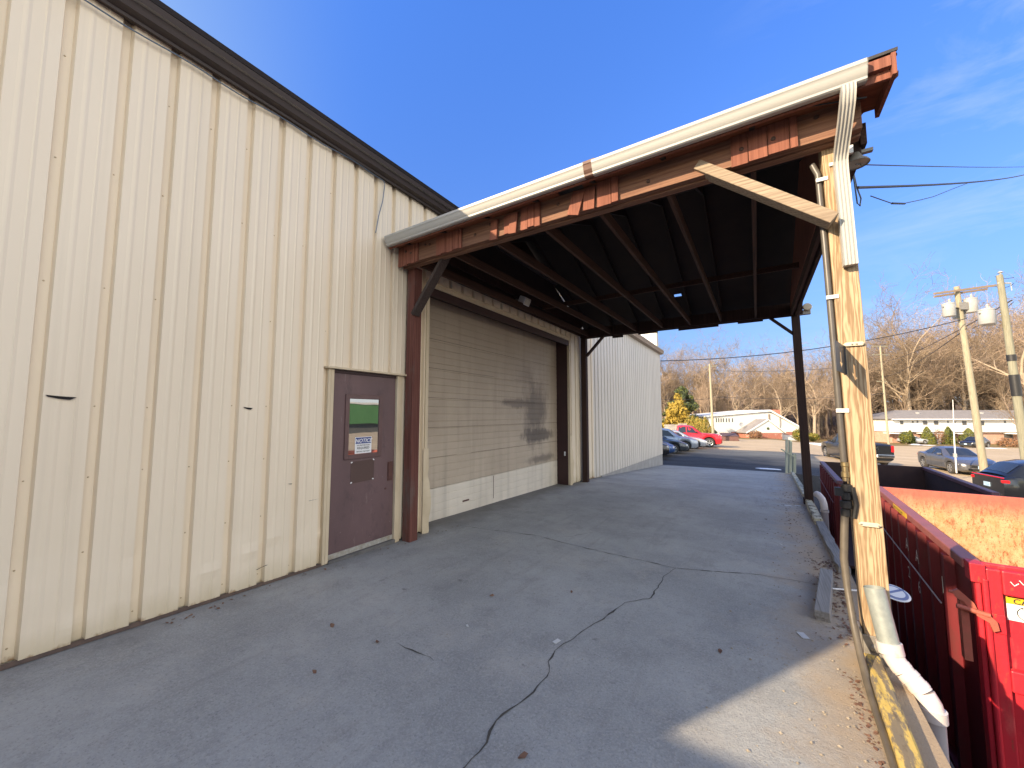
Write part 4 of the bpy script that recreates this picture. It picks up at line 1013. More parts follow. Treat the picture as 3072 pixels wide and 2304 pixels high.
# drain pipe: galvanised sleeve in white elbows
t = thing('drain_pipe', 'galvanised sleeve set in white plastic elbows by the yellow kerb', 'pipe', (0.8, 3.4, -0.3))
mb = MB(); top, bot = Vector((0.618, 3.60, 0.485)), Vector((0.668, 3.555, 0.13))
rr = 0.056
mb.tube([top, bot], rr, 22, cap=False); mb.tube([top + Vector((0, 0, .0)), bot], rr - 0.004, 22, cap=False)
mb.build('sleeve', GALV, t, smooth=True)
def ringtube(pts, r, name, mt, par): 
    m_ = MB(); m_.tube(pts, r, 20); return m_.build(name, mt, par, smooth=True, ang=50)
c0 = Vector((0.664, 3.56, 0.165)); c1 = Vector((0.672, 3.55, 0.10))
ringtube([c0, c1], 0.066, 'collar', PVC, t)
p = [c1, Vector((0.692, 3.535, 0.058)), Vector((0.722, 3.515, 0.02)), Vector((0.757, 3.495, -0.015)), Vector((0.79, 3.475, -0.055)), Vector((0.812, 3.46, -0.10)), Vector((0.82, 3.455, -0.15))]
ringtube(p[:3], 0.056, 'elbow', PVC, t); ringtube(p[2:5], 0.055, 'coupling', PVC, t); ringtube(p[4:], 0.056, 'elbow', PVC, t)
for a, b_ in ((1, 2), (2, 3), (3, 4)):
    q = (p[a] + p[b_]) / 2; d = (p[b_] - p[a]).normalized() * 0.02
    ringtube([q - d * .7, q + d * .7], 0.0585, 'joint_ring', PVC, t)
ringtube([p[6] + Vector((0, 0, .03)), p[6] - Vector((0, 0, .03))], 0.064, 'collar', PVC, t)
ringtube([p[6] - Vector((0, 0, .02)), Vector((0.82, 3.455, -2.08))], 0.053, 'lower_pipe', PVCGREY, t)
t = thing('drain_pipe', 'white plastic elbow pipe behind the dark far post of the carport', 'pipe', (1.02, 9.7, -0.2))
q = [Vector((0.93, 9.9, 0.06)), Vector((0.96, 9.85, 0.05)), Vector((0.995, 9.75, 0.0)), Vector((1.015, 9.7, -0.08)), Vector((1.02, 9.68, -0.2))]
ringtube(q, 0.06, 'elbow', PVC, t); ringtube([q[4], q[4] - Vector((0, 0, .04))], 0.068, 'collar', PVC, t); ringtube([q[4], Vector((1.02, 9.68, -2.08))], 0.055, 'lower_pipe', PVCGREY, t)

# kerb timbers
def kerb(y0, y1, off0, off1, w, h, mt, label, name='kerb_timber', wob=0.006, zoff=0.0):
    mb = MB(); nseg = max(6, int((y1 - y0) / 0.12)); rings = []
    for i in range(nseg + 1):
        y = y0 + (y1 - y0) * i / nseg; xc = edge_x(y) + off0 + (off1 - off0) * i / nseg
        a = [wob * noise.noise((y * 4, k * 3.1, mt.name.__len__())) for k in range(6)]
        z = g(y) + zoff
        rings.append([(xc - w / 2 + a[0], y, z), (xc + w / 2 + a[1], y, z), (xc + w / 2 + a[2], y, z + h * .88), (xc + w * .40, y, z + h + a[3]), (xc - w * .40, y, z + h + a[4]), (xc - w / 2 + a[5], y, z + h * .88)])
    mb.loft(rings)
    return tag(mb.build(name, mt, None, smooth=True, ang=30), label, 'kerb', 'timber kerbs along the drive edge')
kerb(0.6, 3.70, -0.215, -0.15, 0.095, 0.075, YELLOWP, 'kerb timber in peeling yellow paint at the foot of the pine post')
kerb(5.75, 8.25, -0.06, -0.075, 0.11, 0.07, GREYWOOD, 'split grey weathered kerb timber midway along the drive edge', wob=0.02)
kerb(8.28, 10.2, -0.09, -0.11, 0.115, 0.10, PALEP, 'kerb timber in flaking cream paint ending at the dark far post')
kerb(10.42, 20.9, -0.09, -0.06, 0.12, 0.10, PALEP, 'long pale kerb timber running beyond the carport to the green posts')
# loose timber block
t = MB()
rz = Matrix.Rotation(R(-8.2), 3, 'Z')
t.obox((0.475, 4.86, g(4.86) + 0.066), (0.105, 1.18, 0.06), rz); t.obox((0.48, 4.855, g(4.86) + 0.018), (0.10, 1.15, 0.034), rz)
o = tag(t.build('timber_block', GREYWOOD, None, bevel=0.006), 'loose grey timber block lying on the concrete left of the pine post', 'timber')
# round sign on a white stake lying over the slab edge
t = thing('round_sign', 'round white and blue sign on a fallen white stake beside the slab edge', 'sign', (0.95, 5.15, -0.1))
mb = MB(); mb.tube([(0.55, 5.0, -0.055), (0.95, 5.14, -0.05)], 0.008, 8); mb.build('stake', WHITEP, t, smooth=True)
tilt = Matrix.Rotation(R(18), 3, 'X') @ Matrix.Rotation(R(8), 3, 'Y')
def disc(mb, c, r, z, mi, n=28):
    mb.add([Vector(c) + tilt @ Vector((r * math.cos(2 * math.pi * i / n), r * math.sin(2 * math.pi * i / n), zz)) for zz in (z - 0.004, z) for i in range(n)],
           [tuple(range(n))[::-1], tuple(range(n, 2 * n))] + [(i, (i + 1) % n, n + (i + 1) % n, n + i) for i in range(n)], mi)
mb = MB(); disc(mb, (1.03, 5.17, -0.04), 0.115, 0.0, 0); disc(mb, (1.03, 5.17, -0.04), 0.098, 0.005, 1); disc(mb, (1.03, 5.17, -0.04), 0.075, 0.010, 0)
mb.obox(Vector((1.03, 5.17, -0.04)) + tilt @ Vector((0, 0, 0.012)), (0.19, 0.02, 0.004), tilt @ Matrix.Rotation(R(40), 3, 'Z'), 1)
mb.build('plate', [SIGNW, M('faded_blue', (0.16, 0.20, 0.36), (0.2, 0.24, 0.4), 9, rough=0.5)], t)

# green guard posts at the far end with a leaning rail
for (x, y, w, h, zz, lab) in ((1.02, 21.25, 0.085, 1.60, -1.08, 'thin pale green timber post, leftmost at the far end of the kerb'), (1.16, 21.45, 0.11, 1.60, -1.10, 'wide pale green timber post, tallest at the far end of the kerb'), (1.30, 21.60, 0.12, 1.0, -1.12, 'short pale green timber post under the leaning rail')):
    mb = MB(); mb.obox((x, y, zz + h / 2), (w, w, h), Matrix.Rotation(R(3), 3, 'Y') @ Matrix.Rotation(R(20), 3, 'Z'))
    tag(mb.build('guard_post', GREENP, None, bevel=0.012), lab, 'post', 'green guard posts at the far end of the kerb')
mb = MB(); mb.beam((0.83, 21.05, 0.10), (1.38, 21.30, -0.30), 0.05, 0.05); tag(mb.build('wooden_rail', GREENP, None, bevel=0.004), 'short wooden rail leaning across the green posts', 'rail')

# ------------------------------------------------------------------ roll-off dumpsters
def rolloff(origin, rot, Lg, W, Hh, label, paint_, rim, inner, full, side_):
    t = thing('dumpster', label, 'dumpster', origin, rot)
    z0 = 0.15
    def bb(name, mats, fn, bev=0.006):
        m_ = MB(); fn(m_); return m_.build(name, mats, t, local=True, bevel=bev)
    wt = 0.05
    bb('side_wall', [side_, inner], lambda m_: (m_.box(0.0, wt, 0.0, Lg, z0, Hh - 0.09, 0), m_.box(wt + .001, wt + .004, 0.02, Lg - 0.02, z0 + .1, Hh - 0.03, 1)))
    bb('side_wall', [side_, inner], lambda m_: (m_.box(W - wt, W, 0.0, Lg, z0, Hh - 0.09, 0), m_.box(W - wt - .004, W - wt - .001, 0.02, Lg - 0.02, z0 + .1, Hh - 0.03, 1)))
    bb('end_wall', [inner, paint_], lambda m_: (m_.box(wt, W - wt, Lg - 0.06, Lg - 0.01, z0, Hh - 0.0, 0), m_.box(wt, W - wt, Lg - 0.009, Lg + 0.02, z0, Hh - .09, 1)))
    bb('floor', inner, lambda m_: m_.box(wt, W - wt, 0.05, Lg - 0.05, z0 + 0.02, z0 + 0.08))
    def ribs(m_, side):
        y = 0.42
        while y < Lg - 0.1:
            for x0, x1 in ((-0.07, -0.001),) if side < 0 else ((W + 0.001, W + 0.07),):
                m_.add([(x0, y, z0 + .02), (x1, y - .03, z0 + .02), (x1, y + .11, z0 + .02), (x0, y + .08, z0 + .02), (x0, y, Hh - .1), (x1, y - .03, Hh - .1), (x1, y + .11, Hh - .1), (x0, y + .08, Hh - .1)] if x0 < 0 else
                       [(x1, y, z0 + .02), (x0, y - .03, z0 + .02), (x0, y + .11, z0 + .02), (x1, y + .08, z0 + .02), (x1, y, Hh - .1), (x0, y - .03, Hh - .1), (x0, y + .11, Hh - .1), (x1, y + .08, Hh - .1)],
                       [(0, 1, 2, 3), (4, 5, 6, 7), (0, 1, 5, 4), (2, 3, 7, 6), (0, 3, 7, 4)])
            y += 0.48
        if side < 0: m_.box(-0.08, -0.002, 0.02, Lg, z0 - 0.03, z0 + 0.05)
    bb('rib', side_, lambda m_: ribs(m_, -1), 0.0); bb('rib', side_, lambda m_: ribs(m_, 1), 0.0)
    bb('top_rail', rim, lambda m_: (m_.box(-0.045, 0.075, 0.0, Lg + .03, Hh - 0.088, Hh), m_.box(W - 0.075, W + 0.045, 0.0, Lg + .03, Hh - 0.088, Hh), m_.box(0.076, W - 0.076, Lg - 0.0, Lg + .03, Hh - 0.088, Hh - .004)), 0.012)
    bb('skid', paint_, lambda m_: (m_.box(0.5, 0.62, 0.1, Lg, 0.0, z0), m_.box(W - .62, W - .5, 0.1, Lg, 0.0, z0)))
    bb('side_rod', rim if not full else M('grey_rod', (0.42, 0.40, 0.40), rough=0.5), lambda m_: m_.tube([(-0.085, 0.55, Hh - 0.62), (-0.085, Lg - 0.1, Hh - 0.53)], 0.007, 6), 0)
    if not full: return t
    # hinged end door
    m_ = MB()
    m_.box(0.0, W, -0.05, -0.003, z0, Hh - 0.003, 0)
    def fr(x0, x1, za, zb, d=0.075): m_.box(x0, x1, -0.05 - d, -0.051, za, zb, 0)
    fr(0.065, 0.155, z0, Hh - 0.03); fr(W - 0.3, W, z0, Hh - 0.03); fr(0.156, W - 0.301, Hh - 0.235, Hh - 0.03); fr(0.156, W - 0.301, Hh - 1.03, Hh - 0.85); fr(0.156, W - 0.301, z0, z0 + 0.10)
    m_.box(1.15, 1.3, -0.11, -0.051, z0 + 0.101, Hh - 1.031, 0)
    dr = m_.build('end_door', paint_, t, local=True, bevel=0.012)
    m_ = MB(); m_.prism([(0.0, -0.115, z0), (0.03, -0.122, z0), (0.062, -0.06, z0), (0.0, -0.045, z0)], (0, 0, Hh - 0.02 - z0)); m_.tube([(0.052, -0.135, z0 + .1), (0.052, -0.135, Hh - 0.12)], 0.02, 12)
    m_.box(-0.03, 0.062, -0.14, 0.0, Hh - 0.16, Hh - 0.0)
    m_.build('corner_post', paint_, t, local=True, bevel=0.006)
    m_ = MB()
    m_.prism([(-0.10, -0.15, Hh - 0.27), (-0.06, -0.15, Hh - 0.245), (0.03, -0.15, Hh - 0.34), (0.05, -0.15, Hh - 0.40), (0.0, -0.15, Hh - 0.40), (-0.03, -0.15, Hh - 0.345), (-0.075, -0.15, Hh - 0.32)], (0, 0.03, 0))
    m_.prism([(0.03, -0.185, Hh - 0.38), (0.09, -0.185, Hh - 0.39), (0.145, -0.185, Hh - 0.45), (0.155, -0.185, Hh - 0.52), (0.12, -0.185, Hh - 0.54), (0.10, -0.185, Hh - 0.47), (0.03, -0.185, Hh - 0.43)], (0, 0.03, 0))
    m_.tube([(-0.08, -0.16, Hh - 0.385), (0.11, -0.17, Hh - 0.415)], 0.022, 10); m_.tube([(-0.115, -0.135, Hh - 0.275), (-0.07, -0.135, Hh - 0.285)], 0.013, 8)
    m_.box(-0.05, 0.0, -0.13, -0.05, Hh - 0.85, Hh - 0.34)
    m_.v = [(q[0] - 0.055, q[1], q[2]) for q in m_.v]
    m_.build('latch', M('rusty_red_latch', (0.42, 0.10, 0.07), (0.33, 0.10, 0.06), 14, rough=0.6, bmp=0.3), t, local=True, smooth=True)
    m_ = MB(); m_.box(0.075, 0.15, -0.142, -0.127, Hh - 0.56, Hh - 0.40); m_.build('hinge_plate', paint_, t, local=True, bevel=0.004)
    # warning sticker in the upper recess
    m_ = MB(); sy = -0.0525; x0, x1, za, zb = 0.185, 0.70, Hh - 0.455, Hh - 0.262
    m_.box(x0, x1, sy, sy + .001, za, zb, 0); m_.box(x0, x1, sy - .0014, sy - .0004, zb - .055, zb, 1)
    m_.text('CAUTION', (x0 + 0.04, sy - .0025, zb - .05), (1, 0, 0), (0, 0, 1), 0.062, 2, bold=0.001)
    cx, cz = x0 + 0.14, (za + zb - .055) / 2; n_ = 28
    for k in range(n_):
        a0, a1 = 2 * math.pi * k / n_, 2 * math.pi * (k + 1) / n_
        m_.add([(cx + r * 1.3 * math.cos(a), sy - .002, cz + r * math.sin(a)) for a, r in ((a0, .066), (a1, .066), (a1, .061), (a0, .061))], [(0, 1, 2, 3)], 2)
    m_.add([(cx - .062, sy - .002, cz + .047), (cx - .057, sy - .002, cz + .05), (cx + .062, sy - .002, cz - .047), (cx + .057, sy - .002, cz - .05)], [(0, 1, 2, 3)], 2)
    for k in range(5): m_.box(x0 + .30, x0 + .30 + (.24 if k else .15), sy - .002, sy - .0012, zb - .085 - .026 * k, zb - .078 - .026 * k, 2)
    m_.build('caution_sign', [SIGNW, YEL, INK], t, local=True, recalc=False)
    m_ = MB()
    for k in range(9):
        xx = 0.20 + k * 0.05; zz_ = Hh - 0.10 + rnd.uniform(-.02, .02)
        m_.tube([(xx, -0.128, zz_), (xx + .02, -0.128, zz_ - .03), (xx + .045, -0.128, zz_ - .005 - .02 * (k % 2))], 0.004, 4)
    m_.build('scribble', SIGNW, t, local=True)
    # painted letters on the long side and yellow strip under the rail
    m_ = MB()
    for body, yy, zz_, sz in (('A', 1.90, Hh - 0.47, 0.22), ('A', 1.42, Hh - 0.49, 0.22), ('I', 0.46, Hh - 0.50, 0.24), ('2', 1.90, Hh - 0.83, 0.21), ('6', 1.42, Hh - 0.85, 0.21)):
        m_.text(body, (-0.0735, yy + 0.04, zz_), (0, -1, 0), (0, 0, 1), sz, 0, 'CENTER')
    m_.build('painted_letters', WHITEP, t, local=True, recalc=False)
    m_ = MB(); m_.box(-0.049, -0.046, 2.0, 2.78, Hh - 0.080, Hh - 0.018, 0)
    m_.text('KEEP OFF DO NOT CLIMB', (-0.0505, 2.75, Hh - 0.070), (0, -1, 0), (0, 0, 1), 0.046, 1)
    m_.build('warning_strip', [YEL, INK], t, local=True, recalc=False)
    return t
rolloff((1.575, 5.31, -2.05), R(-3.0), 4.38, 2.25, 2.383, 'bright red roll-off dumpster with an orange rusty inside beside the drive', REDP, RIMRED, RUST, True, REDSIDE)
rolloff((1.55, 11.85, -2.05), R(-2.2), 4.5, 2.40, 2.15, 'dark red roll-off dumpster with black inside, behind the bright red one', REDOLD, RIMPURP, DARKRUST, False, REDOLD)
t = thing('green_trailer', 'green box trailer across the yard, mirrored in the door glass', 'trailer', (12.5, 15.5, terr(12.5, 15.5)), R(0))
mb = MB(); mb.box(0, 2.4, -4, 4, 3.1, 4.3); mb.build('body', GREENC, t, local=True, bevel=0.02)
mb = MB(); mb.box(-0.06, 2.46, -4.06, 4.06, 4.301, 4.45); mb.build('rim', WHITEP, t, local=True)
mb = MB(); mb.box(0.3, 2.1, -3.9, 3.9, 2.5, 3.095); mb.box(0.6, 1.8, -3.6, -3.2, 0, 2.5); mb.box(0.6, 1.8, 3.2, 3.6, 0, 2.5); mb.build('frame', M('dark_grey_frame', (0.10, 0.10, 0.10), rough=0.7), t, local=True)

# ------------------------------------------------------------------ vehicles
WHEELCACHE = {}
def ring_sec(x, zb, zt, w, flat=0.0):
    pts = [(0, zb), (w * .80, zb), (w * .96, zb + .10 * (zt - zb)), (w, zb + .45 * (zt - zb)), (w * .985, zt - .14 * (zt - zb)), (w * .93, zt - .03 * (zt - zb)), (w * .82, zt), (w * .4, zt + 0.012), (0, zt + 0.015)]
    r = [(x, y, z) for y, z in pts] + [(x, -y, z) for y, z in pts[-2:0:-1]]
    return r
def lerp(a, b, t): return a + (b - a) * t
def car(name, label, cat, loc, rot, mt, kind, group=None, plate=None, rough_arch=False):
    t = thing(name, label, cat, loc, rot, group)
    if kind == 'sedan':
        Lc, wr, wx = 4.5, 0.33, (0.92, 3.62)   # x measured from the nose backwards
        topl = [(0, .62), (.12, .70), (.5, .84), (1.25, .96), (1.5, .98), (3.5, 1.0), (3.9, 1.02), (4.35, .99), (4.5, .88)]
        wid = [(0, .62), (.15, .78), (.5, .86), (1.2, .89), (3.5, .89), (4.2, .85), (4.5, .70)]
        gh = [(1.25, .97, .70), (2.05, 1.40, .57), (2.5, 1.46, .58), (3.0, 1.44, .57), (3.35, 1.33, .56), (4.0, 1.02, .62)]
        side = [[(1.72, .08), (2.12, .85), (2.60, .90), (2.60, .08)], [(2.68, .08), (2.68, .90), (3.10, .84), (3.45, .40), (3.42, .08)]]
    elif kind == 'suv':
        Lc, wr, wx = 4.6, 0.36, (0.90, 3.65)
        topl = [(0, .75), (.12, .86), (.5, .98), (1.2, 1.07), (1.5, 1.08), (3.8, 1.13), (4.35, 1.12), (4.6, 1.02)]
        wid = [(0, .68), (.15, .82), (.5, .90), (1.2, .93), (3.6, .93), (4.3, .89), (4.6, .80)]
        gh = [(1.15, 1.07, .74), (1.95, 1.60, .62), (2.5, 1.68, .62), (3.5, 1.66, .60), (3.95, 1.56, .59), (4.45, 1.14, .66)]
        side = [[(1.62, .08), (2.05, .86), (2.60, .9), (2.60, .08)], [(2.68, .08), (2.68, .9), (3.35, .86), (3.35, .08)], [(3.42, .12), (3.42, .84), (3.85, .7), (4.05, .3)]]
    else:
        Lc, wr, wx = 5.7, 0.40, (1.0, 4.6)
        topl = [(0, .95), (.1, 1.06), (.5, 1.15), (1.5, 1.20), (1.7, 1.21), (3.55, 1.22), (3.58, 1.30), (5.62, 1.32), (5.7, 1.25)]
        wid = [(0, .84), (.12, .94), (.5, .98), (5.5, .98), (5.7, .95)]
        gh = [(1.5, 1.20, .80), (2.2, 1.76, .68), (2.6, 1.86, .70), (3.2, 1.86, .70), (3.45, 1.80, .69), (3.56, 1.24, .80)]
        side = [[(1.95, .06), (2.28, .85), (2.72, .9), (2.72, .06)], [(2.8, .06), (2.8, .9), (3.36, .88), (3.42, .06)]]
    zb0 = wr * 0.62
    X = sorted(set([i * Lc / 90 for i in range(91)] + [w_ + s_ * wr * 1.2 * q for w_ in wx for s_ in (-1, 1) for q in (1.0, .97, .9, .75, .5, .25, 0)]))
    fx = lambda x: Lc / 2 - x       # nose at +x
    rings = []
    for x in X:
        zb = zb0 + (0.12 * max(0, (0.25 - x) / 0.25) + 0.14 * max(0, (x - Lc + .3) / .3))
        for w_ in wx:
            d = abs(x - w_); ra = wr * 1.2
            if d < ra: zb = max(zb, wr + math.sqrt(ra * ra - d * d) * 0.98)
        rings.append(ring_sec(fx(x), zb, lerp_tab(topl, x), lerp_tab(wid, x)))
    m_ = MB(); m_.loft(rings); body = m_.build('body', mt, t, local=True, smooth=True, ang=45)
    m_ = MB()
    for w_ in wx: m_.box(fx(w_) - wr * 1.25, fx(w_) + wr * 1.25, -.70, .70, zb0 - .03, wr * 2.1)
    m_.box(-Lc / 2 + .4, Lc / 2 - .4, -.62, .62, zb0 - .05, zb0 + .15); m_.build('underbody', BLACK, t, local=True)
    # greenhouse
    def belt(x): return lerp_tab(topl, x)
    def ghs(x, u):           # point on the side, u from belt (0) to roof edge (1)
        zr = lerp_tab([(a, b) for a, b, c in gh], x); wr2 = lerp_tab([(a, c) for a, b, c in gh], x); wb = lerp_tab(wid, x) * .90
        return Vector((fx(x), lerp(wb, wr2, u), lerp(belt(x) - .01, max(zr - .05, belt(x)), u)))
    xs2 = sorted(set([a for a, b, c in gh] + [lerp(gh[0][0], gh[-1][0], i / 24) for i in range(25)]))
    rings = []
    for x in xs2:
        zr = lerp_tab([(a, b) for a, b, c in gh], x); wr2 = lerp_tab([(a, c) for a, b, c in gh], x)
        a, b_ = ghs(x, 0), ghs(x, 1); zr = max(zr, belt(x) + .0)
        half = [(a.y, a.z - .05), (lerp(a.y, b_.y, .5), lerp(a.z, b_.z, .5)), (b_.y, b_.z), (wr2 * .8, zr - .008), (wr2 * .4, zr + .01), (0, zr + .015)]
        rings.append([(fx(x), y, z) for y, z in half] + [(fx(x), -y, z) for y, z in half[-2::-1]])
    m_ = MB(); m_.loft(rings, closed=False); m_.build('cabin', mt, t, local=True, smooth=True, ang=40, recalc=True)
    for poly in side:
        for s_ in (1, -1):
            q = []
            for x, u in poly:
                p_ = ghs(x, u); p_.y = (p_.y + .007) * s_; p_.z += .003; q.append(p_)
            MB().add(q, [tuple(range(len(q)))] if s_ > 0 else [tuple(range(len(q)))[::-1]]).build('side_glass', GLASS, t, local=True, recalc=False)
    def screen(xa, xb, nm, par=t):
        m2 = MB(); q = []
        for x in [lerp(xa, xb, i / 6) for i in range(7)]:
            zr = lerp_tab([(a, b) for a, b, c in gh], x); wr2 = lerp_tab([(a, c) for a, b, c in gh], x) 
            d = Vector((.006 if xa < 2.4 else -.006, 0, .010)); ww = wr2 * .86
            q.append([Vector((fx(x), y, zr - (.018 if abs(y) > ww * .9 else -.006) + .004)) + d for y in (-ww, -ww * .5, 0, ww * .5, ww)])
        m2.loft(q, closed=False); m2.build(nm, GLASS, par, local=True, smooth=True, recalc=False)
    screen(gh[0][0] + .07, gh[1][0] - .04, 'windscreen'); 
    screen(gh[-2][0] + .03, gh[-1][0] - (.05 if kind == 'pickup' else .1), 'rear_window')
    if kind == 'pickup':
        m_ = MB(); m_.box(-Lc / 2 + .10, fx(3.62), -.84, .84, 1.05, 1.336); m_.build('bed', BLACK, t, local=True)
    # wheels
    for w_ in wx:
        for s_ in (1, -1):
            yw = lerp_tab(wid, w_) - .11
            m_ = MB(); m_.lathe([(wr * .66, -.10), (wr * .92, -.105), (wr, -.07), (wr, .07), (wr * .92, .105), (wr * .66, .10)], (fx(w_), yw * s_, wr), 28, 0, 1)
            wh = m_.build('wheel', TYRE, t, local=True, smooth=True)
            m_ = MB(); m_.lathe([(wr * .67, .085 * s_), (wr * .60, .10 * s_), (wr * .58, .05 * s_), (.0, .03 * s_)], (fx(w_), yw * s_, wr), 28, 1, 1)
            m_.lathe([(wr * .67, .09 * s_), (wr * .62, .104 * s_), (wr * .57, .095 * s_)], (fx(w_), yw * s_, wr), 28, 0, 1)
            for k in range(5):
                a = 2 * math.pi * k / 5 + .3
                m_.beam((fx(w_), (yw + .085) * s_, wr) if s_ > 0 else (fx(w_), (yw + .085) * s_, wr), (fx(w_) + wr * .6 * math.cos(a), (yw + .09) * s_, wr + wr * .6 * math.sin(a)), .07 * wr / .33, .03, up=(0, 1, 0))
            m_.build('rim', [ALLOY, BLACK], wh, local=True)
    # lights, grille, bumpers, plates, mirrors
    zf, wf_ = lerp_tab(topl, .1), lerp_tab(wid, .3)
    for s_ in (1, -1):
        m_ = MB(); m_.obox((fx(.20), wf_ * .80 * s_, zf - .10), (.30, .22, .13 if kind != 'pickup' else .2), Matrix.Rotation(R(-24) * s_, 3, 'Z')); m_.build('headlight', LAMPW, t, local=True, bevel=.03)
        wr_ = lerp_tab(wid, Lc - .12); zt_ = lerp_tab(topl, Lc - .1)
        m_ = MB()
        if kind == 'pickup': m_.box(fx(Lc + .012), fx(Lc - .14), (wr_ * .86) * s_, (wr_ * 1.0) * s_, .90, 1.27) if s_ > 0 else m_.box(fx(Lc + .012), fx(Lc - .14), -wr_ * 1.0, -wr_ * .86, .90, 1.27)
        else: m_.obox((fx(Lc - .10), wr_ * .80 * s_, zt_ - .13), (.20, .30, .11), Matrix.Rotation(R(18) * s_, 3, 'Z'))
        m_.build('tail_light', LAMPR, t, local=True, bevel=.02)
        m_ = MB(); p_ = ghs(gh[0][0] + .5, 0.1); m_.obox((p_.x, (p_.y + .11) * s_, p_.z + .06), (.12, .20, .13)); m_.build('mirror', mt if kind != 'pickup' else BLACK, t, local=True, bevel=.04)
        for xx in (2.45, 3.25): MB().obox((fx(xx), lerp_tab(wid, xx) * s_, belt(xx) - .13), (.15, .025, .03)).build('door_handle', mt, t, local=True, bevel=.008)
        for xx in ((1.62, 2.66, 3.46) if kind != 'pickup' else (1.85, 2.78, 3.52)):
            m_ = MB(); rr_ = []
            for kz in range(7):
                z_ = lerp(zb0 + .12, belt(xx) - .06, kz / 6); u_ = (z_ - zb0) / (belt(xx) - zb0)
                wv_ = lerp_tab([(0, .80), (.10, .96), (.45, 1.0), (.86, .985), (.97, .93)], u_) * lerp_tab(wid, xx)
                rr_.append([(fx(xx) - .006, (wv_ + .003) * s_, z_), (fx(xx) + .006, (wv_ + .003) * s_, z_)])
            m_.loft(rr_, closed=False); m_.build('door_seam', BLACK, t, local=True, recalc=False)
    m_ = MB(); m_.obox((fx(.035), 0, zf - .16), (.08, wf_ * 1.0, .16 if kind != 'pickup' else .30)); m_.build('grille', BLACK if kind != 'pickup' else CHROME, t, local=True, bevel=.02)
    m_ = MB(); m_.lathe([(0, .02), (.05, .016), (.055, 0)], (fx(-.01), 0, zf - .15), 12, 0, 0); m_.build('badge', CHROME, t, local=True)
    m_ = MB(); m_.obox((fx(.05), 0, .36 if kind != 'pickup' else .52), (.12, wf_ * 1.3, .10 if kind != 'pickup' else .24)); m_.build('bumper', BLACK if kind != 'pickup' else CHROME, t, local=True, bevel=.03)
    if kind == 'pickup': 
        m_ = MB(); m_.obox((fx(Lc + .06), 0, .66), (.16, 1.86, .20)); m_.build('bumper', CHROME, t, local=True, bevel=.03)
    else:
        m_ = MB(); m_.obox((fx(Lc - .03), 0, .42), (.10, 1.35, .14)); m_.build('bumper', BLACK, t, local=True, bevel=.03)
    for (xx, zz_) in ((-.035 if kind != 'pickup' else -.03, .50 if kind == 'sedan' else .58), (Lc + (.015 if kind != 'pickup' else .145), .74 if kind != 'pickup' else .68)):
        m_ = MB(); m_.obox((fx(xx), 0, zz_), (.015, .31, .155)); m_.build('licence_plate', PLATE if kind != 'pickup' else SIGNW, t, local=True)
    return t
def heading(hl, hd): return YAW + math.atan2(hd, hl)
def carpos(lat, dep): p_ = V(lat, dep); return (p_.x, p_.y, terr(p_.x, p_.y) + 0.01)
ROWG = 'cars parked beyond the metal building'
def park(noselat, nosedep, Lc, hl, hd):
    n_ = math.hypot(hl, hd); return carpos(noselat - hl / n_ * Lc / 2, nosedep - hd / n_ * Lc / 2)
HH = (0.93, -0.36)
car('pickup_truck', 'bright red crew cab pickup truck, farthest of the parked row', 'pickup truck', park(18.1, 33.6, 5.7, *HH), heading(*HH), CRED, 'pickup', ROWG)
car('parked_car', 'pale silver hatchback nose between the red pickup and the blue-silver car', 'car', park(15.9, 31.6, 4.6, *HH), heading(*HH), CPAL, 'sedan', ROWG)
car('parked_car', 'silver-blue car parked in front of the red pickup', 'car', park(14.0, 29.3, 4.6, *HH), heading(*HH), CSIL, 'suv', ROWG)
car('parked_car', 'dark charcoal sedan parked in front of the silver-blue car', 'car', park(12.3, 27.2, 4.5, *HH), heading(*HH), CCHA, 'sedan', ROWG)
car('parked_car', 'blue car half hidden behind the corner of the metal building', 'car', park(10.55, 25.2, 4.5, *HH), heading(*HH), CBLU, 'sedan', ROWG)
car('parked_car', 'black vehicle nose nearest the corner of the metal building', 'car', park(9.45, 23.4, 4.6, *HH), heading(*HH), CBLK, 'suv', ROWG)
car('parked_car', 'grey sedan with blue plate facing the road behind the dumpsters', 'car', carpos(26.6, 23.4), heading(-0.40, -0.915), CGRY, 'sedan')
suv = car('parked_car', 'shiny black crossover with red tail lights right of the utility pole', 'car', carpos(20.2, 14.0), heading(0.925, -0.38), CBLK, 'suv')
MB().box(-2.30, -2.275, -0.80, 0.80, 1.035, 1.075).build('light_bar', LAMPR, suv, local=True, bevel=0.01)
ram = car('pickup_truck', 'black pickup truck seen from behind, beside the pine post', 'pickup truck', carpos(22.45, 25.6), heading(0.39, 0.92), CBLK, 'pickup')
mb = MB(); mb.text('RAM', (-5.7 / 2 - 0.016, 0, 1.03), (0, -1, 0), (0, 0, 1), 0.26, 0, 'CENTER', bold=0.006); mb.build('lettering', CHROME, ram, local=True, recalc=False)
car('parked_car', 'pale silver sedan far off in front of the apartments', 'car', carpos(76.0, 73.5), heading(0.98, -0.15), CPAL, 'sedan')
car('parked_car', 'black family car parked near the apartments behind the grey sedan', 'car', carpos(71.5, 60), heading(-0.95, -0.3), CBLK, 'suv')
car('parked_car', 'white snow-dusted van by the woods right of the brick house', 'car', carpos(61.3, 70), heading(-0.98, 0.1), CWHT, 'suv')

